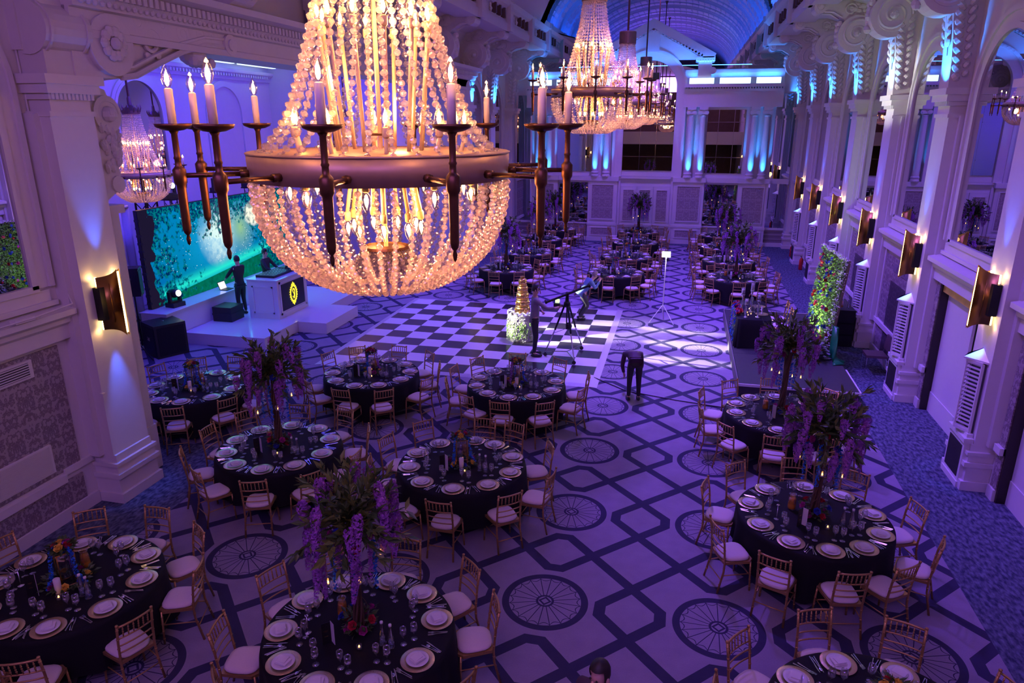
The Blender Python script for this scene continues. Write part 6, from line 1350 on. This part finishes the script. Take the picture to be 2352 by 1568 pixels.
def moving_head(loc, rz, tilt, label):
    t = thing('moving_head_light', label, 'stage light', loc, rz, 'moving head lights'); m_ = M(); m_.box(-.16,.16,-.2,.2,0,.12); obj('base', m_, BLACKPL, t)
    m_ = M(); m_.box(-.05,.05,-.19,-.13,.12,.42); m_.box(-.05,.05,.13,.19,.12,.42); m_.box(-.06,.06,-.19,.19,.10,.16); obj('yoke', m_, BLACKPL, t)
    d = Vector((math.cos(tilt), 0, math.sin(tilt))); c = Vector((0,0,.36)); m_ = M(); m_.tube([c-d*.2, c-d*.12, c+d*.05, c+d*.17], [.07,.115,.12,.10], 14); hd = obj('lamp_head', m_, BLACKPL, t, True); m_ = M(); m_.tube([c+d*.172, c+d*.18], .085, 14); obj('lens', m_, emis('beam_lens', (1,.97,.85), 9), hd)
moving_head((-13.3, 16.0, .955), R(-10), R(8), 'lit moving head light sitting on the white plinth')
def stand_truss(y, lab):
    t = thing('light_truss', lab, 'truss', (-14.4, y, 0), 0, 'lighting truss legs'); m_ = M()
    for sx in (-.12,.12):
        for sy in (-.12,.12): m_.tube([(sx,sy,0),(sx,sy,3.62)], .022, 6)
    obj('chords', m_, CHROME, t); m_ = M()
    for k in range(12):
        z = .1+.29*k
        for s_ in (-.12,.12): m_.tube([(-.12,s_,z),(.12,s_,z+.29)], .01, 5); m_.tube([(s_,-.12,z+.29),(s_,.12,z)], .01, 5)
    obj('lacing', m_, CHROME, t); m_ = M(); m_.box(-.2,.2,-.2,.2,3.62,3.66); obj('top_plate', m_, BLACKMET, t)
for y, lab, tl in ((17.75, 'nearest of three', .1), (20.0, 'middle one of three', .3), (21.7, 'farthest of three', .2)):
    stand_truss(y, 'square lighting truss standing behind the screen, %s' % lab); moving_head((-14.4, y, 3.66), R(-20), tl, 'moving head light on a truss above the screen, %s' % lab)
t = thing('black_truss', 'dark truss tower behind the screen under the alcove chandelier', 'truss', (-15.2, 17.7, 0)); m_ = M()
for sx in (-.2,.2):
    for sy in (-.2,.2): m_.tube([(sx,sy,0),(sx,sy,4.35)], .03, 6)
for k in range(10):
    for s_ in (-.2,.2): m_.tube([(-.2,s_,.2+.42*k),(.2,s_,.6+.42*k)], .014, 5); m_.tube([(s_,-.2,.6+.42*k),(s_,.2,.2+.42*k)], .014, 5)
obj('frame', m_, BLACKMET, t)
# booth with its emblem
t = thing('music_booth', 'white panelled booth with a gold-emblem black screen on the platform', 'booth', (-11.55, 18.3, .31)); m_ = M()
m_.box(-.48,.48,-.82,.82,0,1.12); m_.box(-.50,.50,-.84,.84,1.12,1.15); obj('body', m_, WHITEGLOSS, t)
m_ = M()
for (a, b, c, d) in ((-.33,.33,.16,.20),(-.33,.33,.92,.96),(-.33,-.29,.16,.96),(.29,.33,.16,.96)): m_.box(a, b, -.835, -.82, c, d)
for (a, b, c, d) in ((-.72,.72,.10,.16),(-.72,.72,1.02,1.08),(-.72,-.66,.1,1.08),(.66,.72,.1,1.08)): m_.box(.48, .50, a, b, c, d)
obj('panel_moulding', m_, WHITEGLOSS, t); m_ = M(); m_.box(.485,.495,-.62,.62,.2,.98); scr = obj('front_screen', m_, BLACKPL, t)
EMB = emis('gold_emblem_glow', (1.0,.80,.05), 1.6); m_ = M(); cz = .60
m_.tube([(.50,.165*math.cos(2*PI*k/32),cz+.225*math.sin(2*PI*k/32)) for k in range(32)], .018, 5, closed=True)
for k in range(22): a = 2*PI*k/22; m_.ball((.50,.20*math.cos(a),cz+.262*math.sin(a)), .022, 6, 4, (.4,1,1))
for q in (-1, 1):
    m_.ball((.50,0,cz+q*.31), .035, 7, 5, (.3,.7,1.2)); m_.ball((.50,.06,cz+q*.28), .026, 6, 4, (.4,1,1)); m_.ball((.50,-.06,cz+q*.28), .026, 6, 4, (.4,1,1))
m_.tube([(.50,.035,cz+.13),(.50,-.01,cz+.15),(.50,-.045,cz+.10),(.50,-.02,cz+.04),(.50,.02,cz-.01),(.50,.03,cz-.07),(.50,-.02,cz-.11),(.50,-.06,cz-.08)], .012, 5)
m_.tube([(.50,.02,cz+.10),(.50,.06,cz+.12),(.50,.065,cz+.04),(.50,.05,cz-.08),(.50,.02,cz-.15),(.50,-.03,cz-.14)], .012, 5); obj('emblem', m_, EMB, scr)
t = thing('mixing_console', 'black mixing console on top of the white booth', 'mixer', (-11.6, 18.35, 1.46)); m_ = M(); m_.box(-.3,.3,-.6,.6,0,.07); obj('case', m_, BLACKPL, t); m_ = M()
for k in range(30): m_.lathe([(.014,.07),(.012,.09),(0,.092)], 7, (-.24+.096*(k % 6), -.5+.22*(k//6), 0))
obj('knob', m_, CHROME, t)
def laptop(loc, rz, lab):
    t = thing('laptop', lab, 'laptop', loc, rz); m_ = M(); m_.box(-.12,.12,-.17,.17,0,.018); obj('keyboard', m_, BLACKPL, t); m_ = M(); m_.obox((-.16,0,.12), (.012,.34,.24), (0,-.35,0)); l = obj('lid', m_, BLACKPL, t); m_ = M(); m_.obox((-.152,0,.12), (.004,.31,.21), (0,-.35,0)); obj('display', m_, SCREENGLOW, l)
laptop((-13.15, 18.1, .955), R(0), 'open laptop with lit display on the white plinth'); laptop((-11.7, 19.0, 1.53), R(180), 'laptop on the mixing console on the booth')
m_ = M(); m_.box(-.3,.3,-.3,.3,0,.42); m_.box(-.31,.31,-.31,.31,.18,.24); tag(obj('flight_case', m_, BLACKPL, None, loc=(-12.55, 17.2, .31)), 'black equipment case on the platform beside the booth', 'case')
t = thing('subwoofer', 'large black subwoofer box on the carpet before the white plinth', 'speaker', (-12.85, 14.9, 0), R(-28)); m_ = M(); m_.box(-.40,.40,-.40,.40,0,.86); obj('cabinet', m_, BLACKPL, t); m_ = M(); m_.box(-.34,.34,-.405,-.40,.06,.80); m_.box(.40,.405,-.34,.34,.06,.80); obj('grille', m_, BLACKMET, t); m_ = M(); m_.box(-.07,.07,-.412,-.40,.42,.52); obj('handle', m_, CHROME, t)
m_ = M(); m_.lathe([(.02,.86),(.03,.87),(.02,.875)], 10); obj('pole_socket', m_, CHROME, t)
def speaker(loc, rz, h, lab, lab2):
    t = thing('speaker_stand', lab2, 'speaker stand', (loc[0], loc[1], 0), rz); m_ = M(); m_.tube([(0,0,.2),(0,0,h)], .02, 8); m_.tube([(0,0,.25),(0,0,1.0)], .027, 8); obj('pole', m_, BLACKMET, t)
    for k in range(3): a = k*2*PI/3; m_ = M(); m_.tube([(.03*math.cos(a),.03*math.sin(a),.9),(.5*math.cos(a),.5*math.sin(a),.02)], .013, 6); m_.tube([(0,0,.3),(.26*math.cos(a),.26*math.sin(a),.46)], .008, 5); obj('leg', m_, BLACKMET, t)
    t = thing('speaker', lab, 'speaker', (loc[0], loc[1], h), rz); m_ = M(); m_.ext([(-.17,-.2),(.17,-.2),(.2,.2),(-.2,.2)], 2, 0, .68); m_.ext([(-.18,-.2),(.18,-.2),(.21,.22),(-.21,.22)], 2, .68, .72); obj('cabinet', m_, BLACKPL, t); m_ = M(); m_.box(-.18,.18,.2,.212,.04,.64); obj('grille', m_, BLACKMET, t); m_ = M(); m_.box(-.03,.03,.212,.216,.06,.09); obj('badge', m_, CHROME, t)
speaker((-13.45, 14.75), R(-60), 1.55, 'black loudspeaker on a tripod nearer the LED screen', 'black tripod stand of the loudspeaker nearer the LED screen'); speaker((-13.1, 13.9), R(-80), 1.42, 'black loudspeaker on a tripod half hidden by the lit pier', 'black tripod stand of the loudspeaker half hidden by the pier')
# light panel glimpsed through the big chandelier
m_ = M(); m_.box(-16.7, -16.6, 24.6, 25.9, 0, 2.4)

# narrow white beams raking over the carpet from the moving heads
for k, (ys, yt, xt) in enumerate(((17.75, 17.3, .2), (20.0, 18.7, .5), (21.7, 20.1, .1))): light('raking_beam', 'SPOT', (-14.1, ys, 4.06), (70000, 90000, 60000)[k], (1.0,.93,.78), (xt, yt, .0), angle=3.4, blend=.8, radius=.02)
light('pier_gobo', 'SPOT', (-13.2, 16.6, 4.0), 14000, (1.0,.97,.85), (4.6, 20.1, 6.6), angle=7, blend=.7, radius=.03)
m_ = M(); m_.tube([(-1.72,15.6,.012),(-.9,14.9,.012),(.2,14.6,.012),(1.5,14.35,.012)], .012, 5); tag(obj('floor_cable', m_, BLACKPL), 'black cable running over the carpet from dance floor to stage', 'cable')
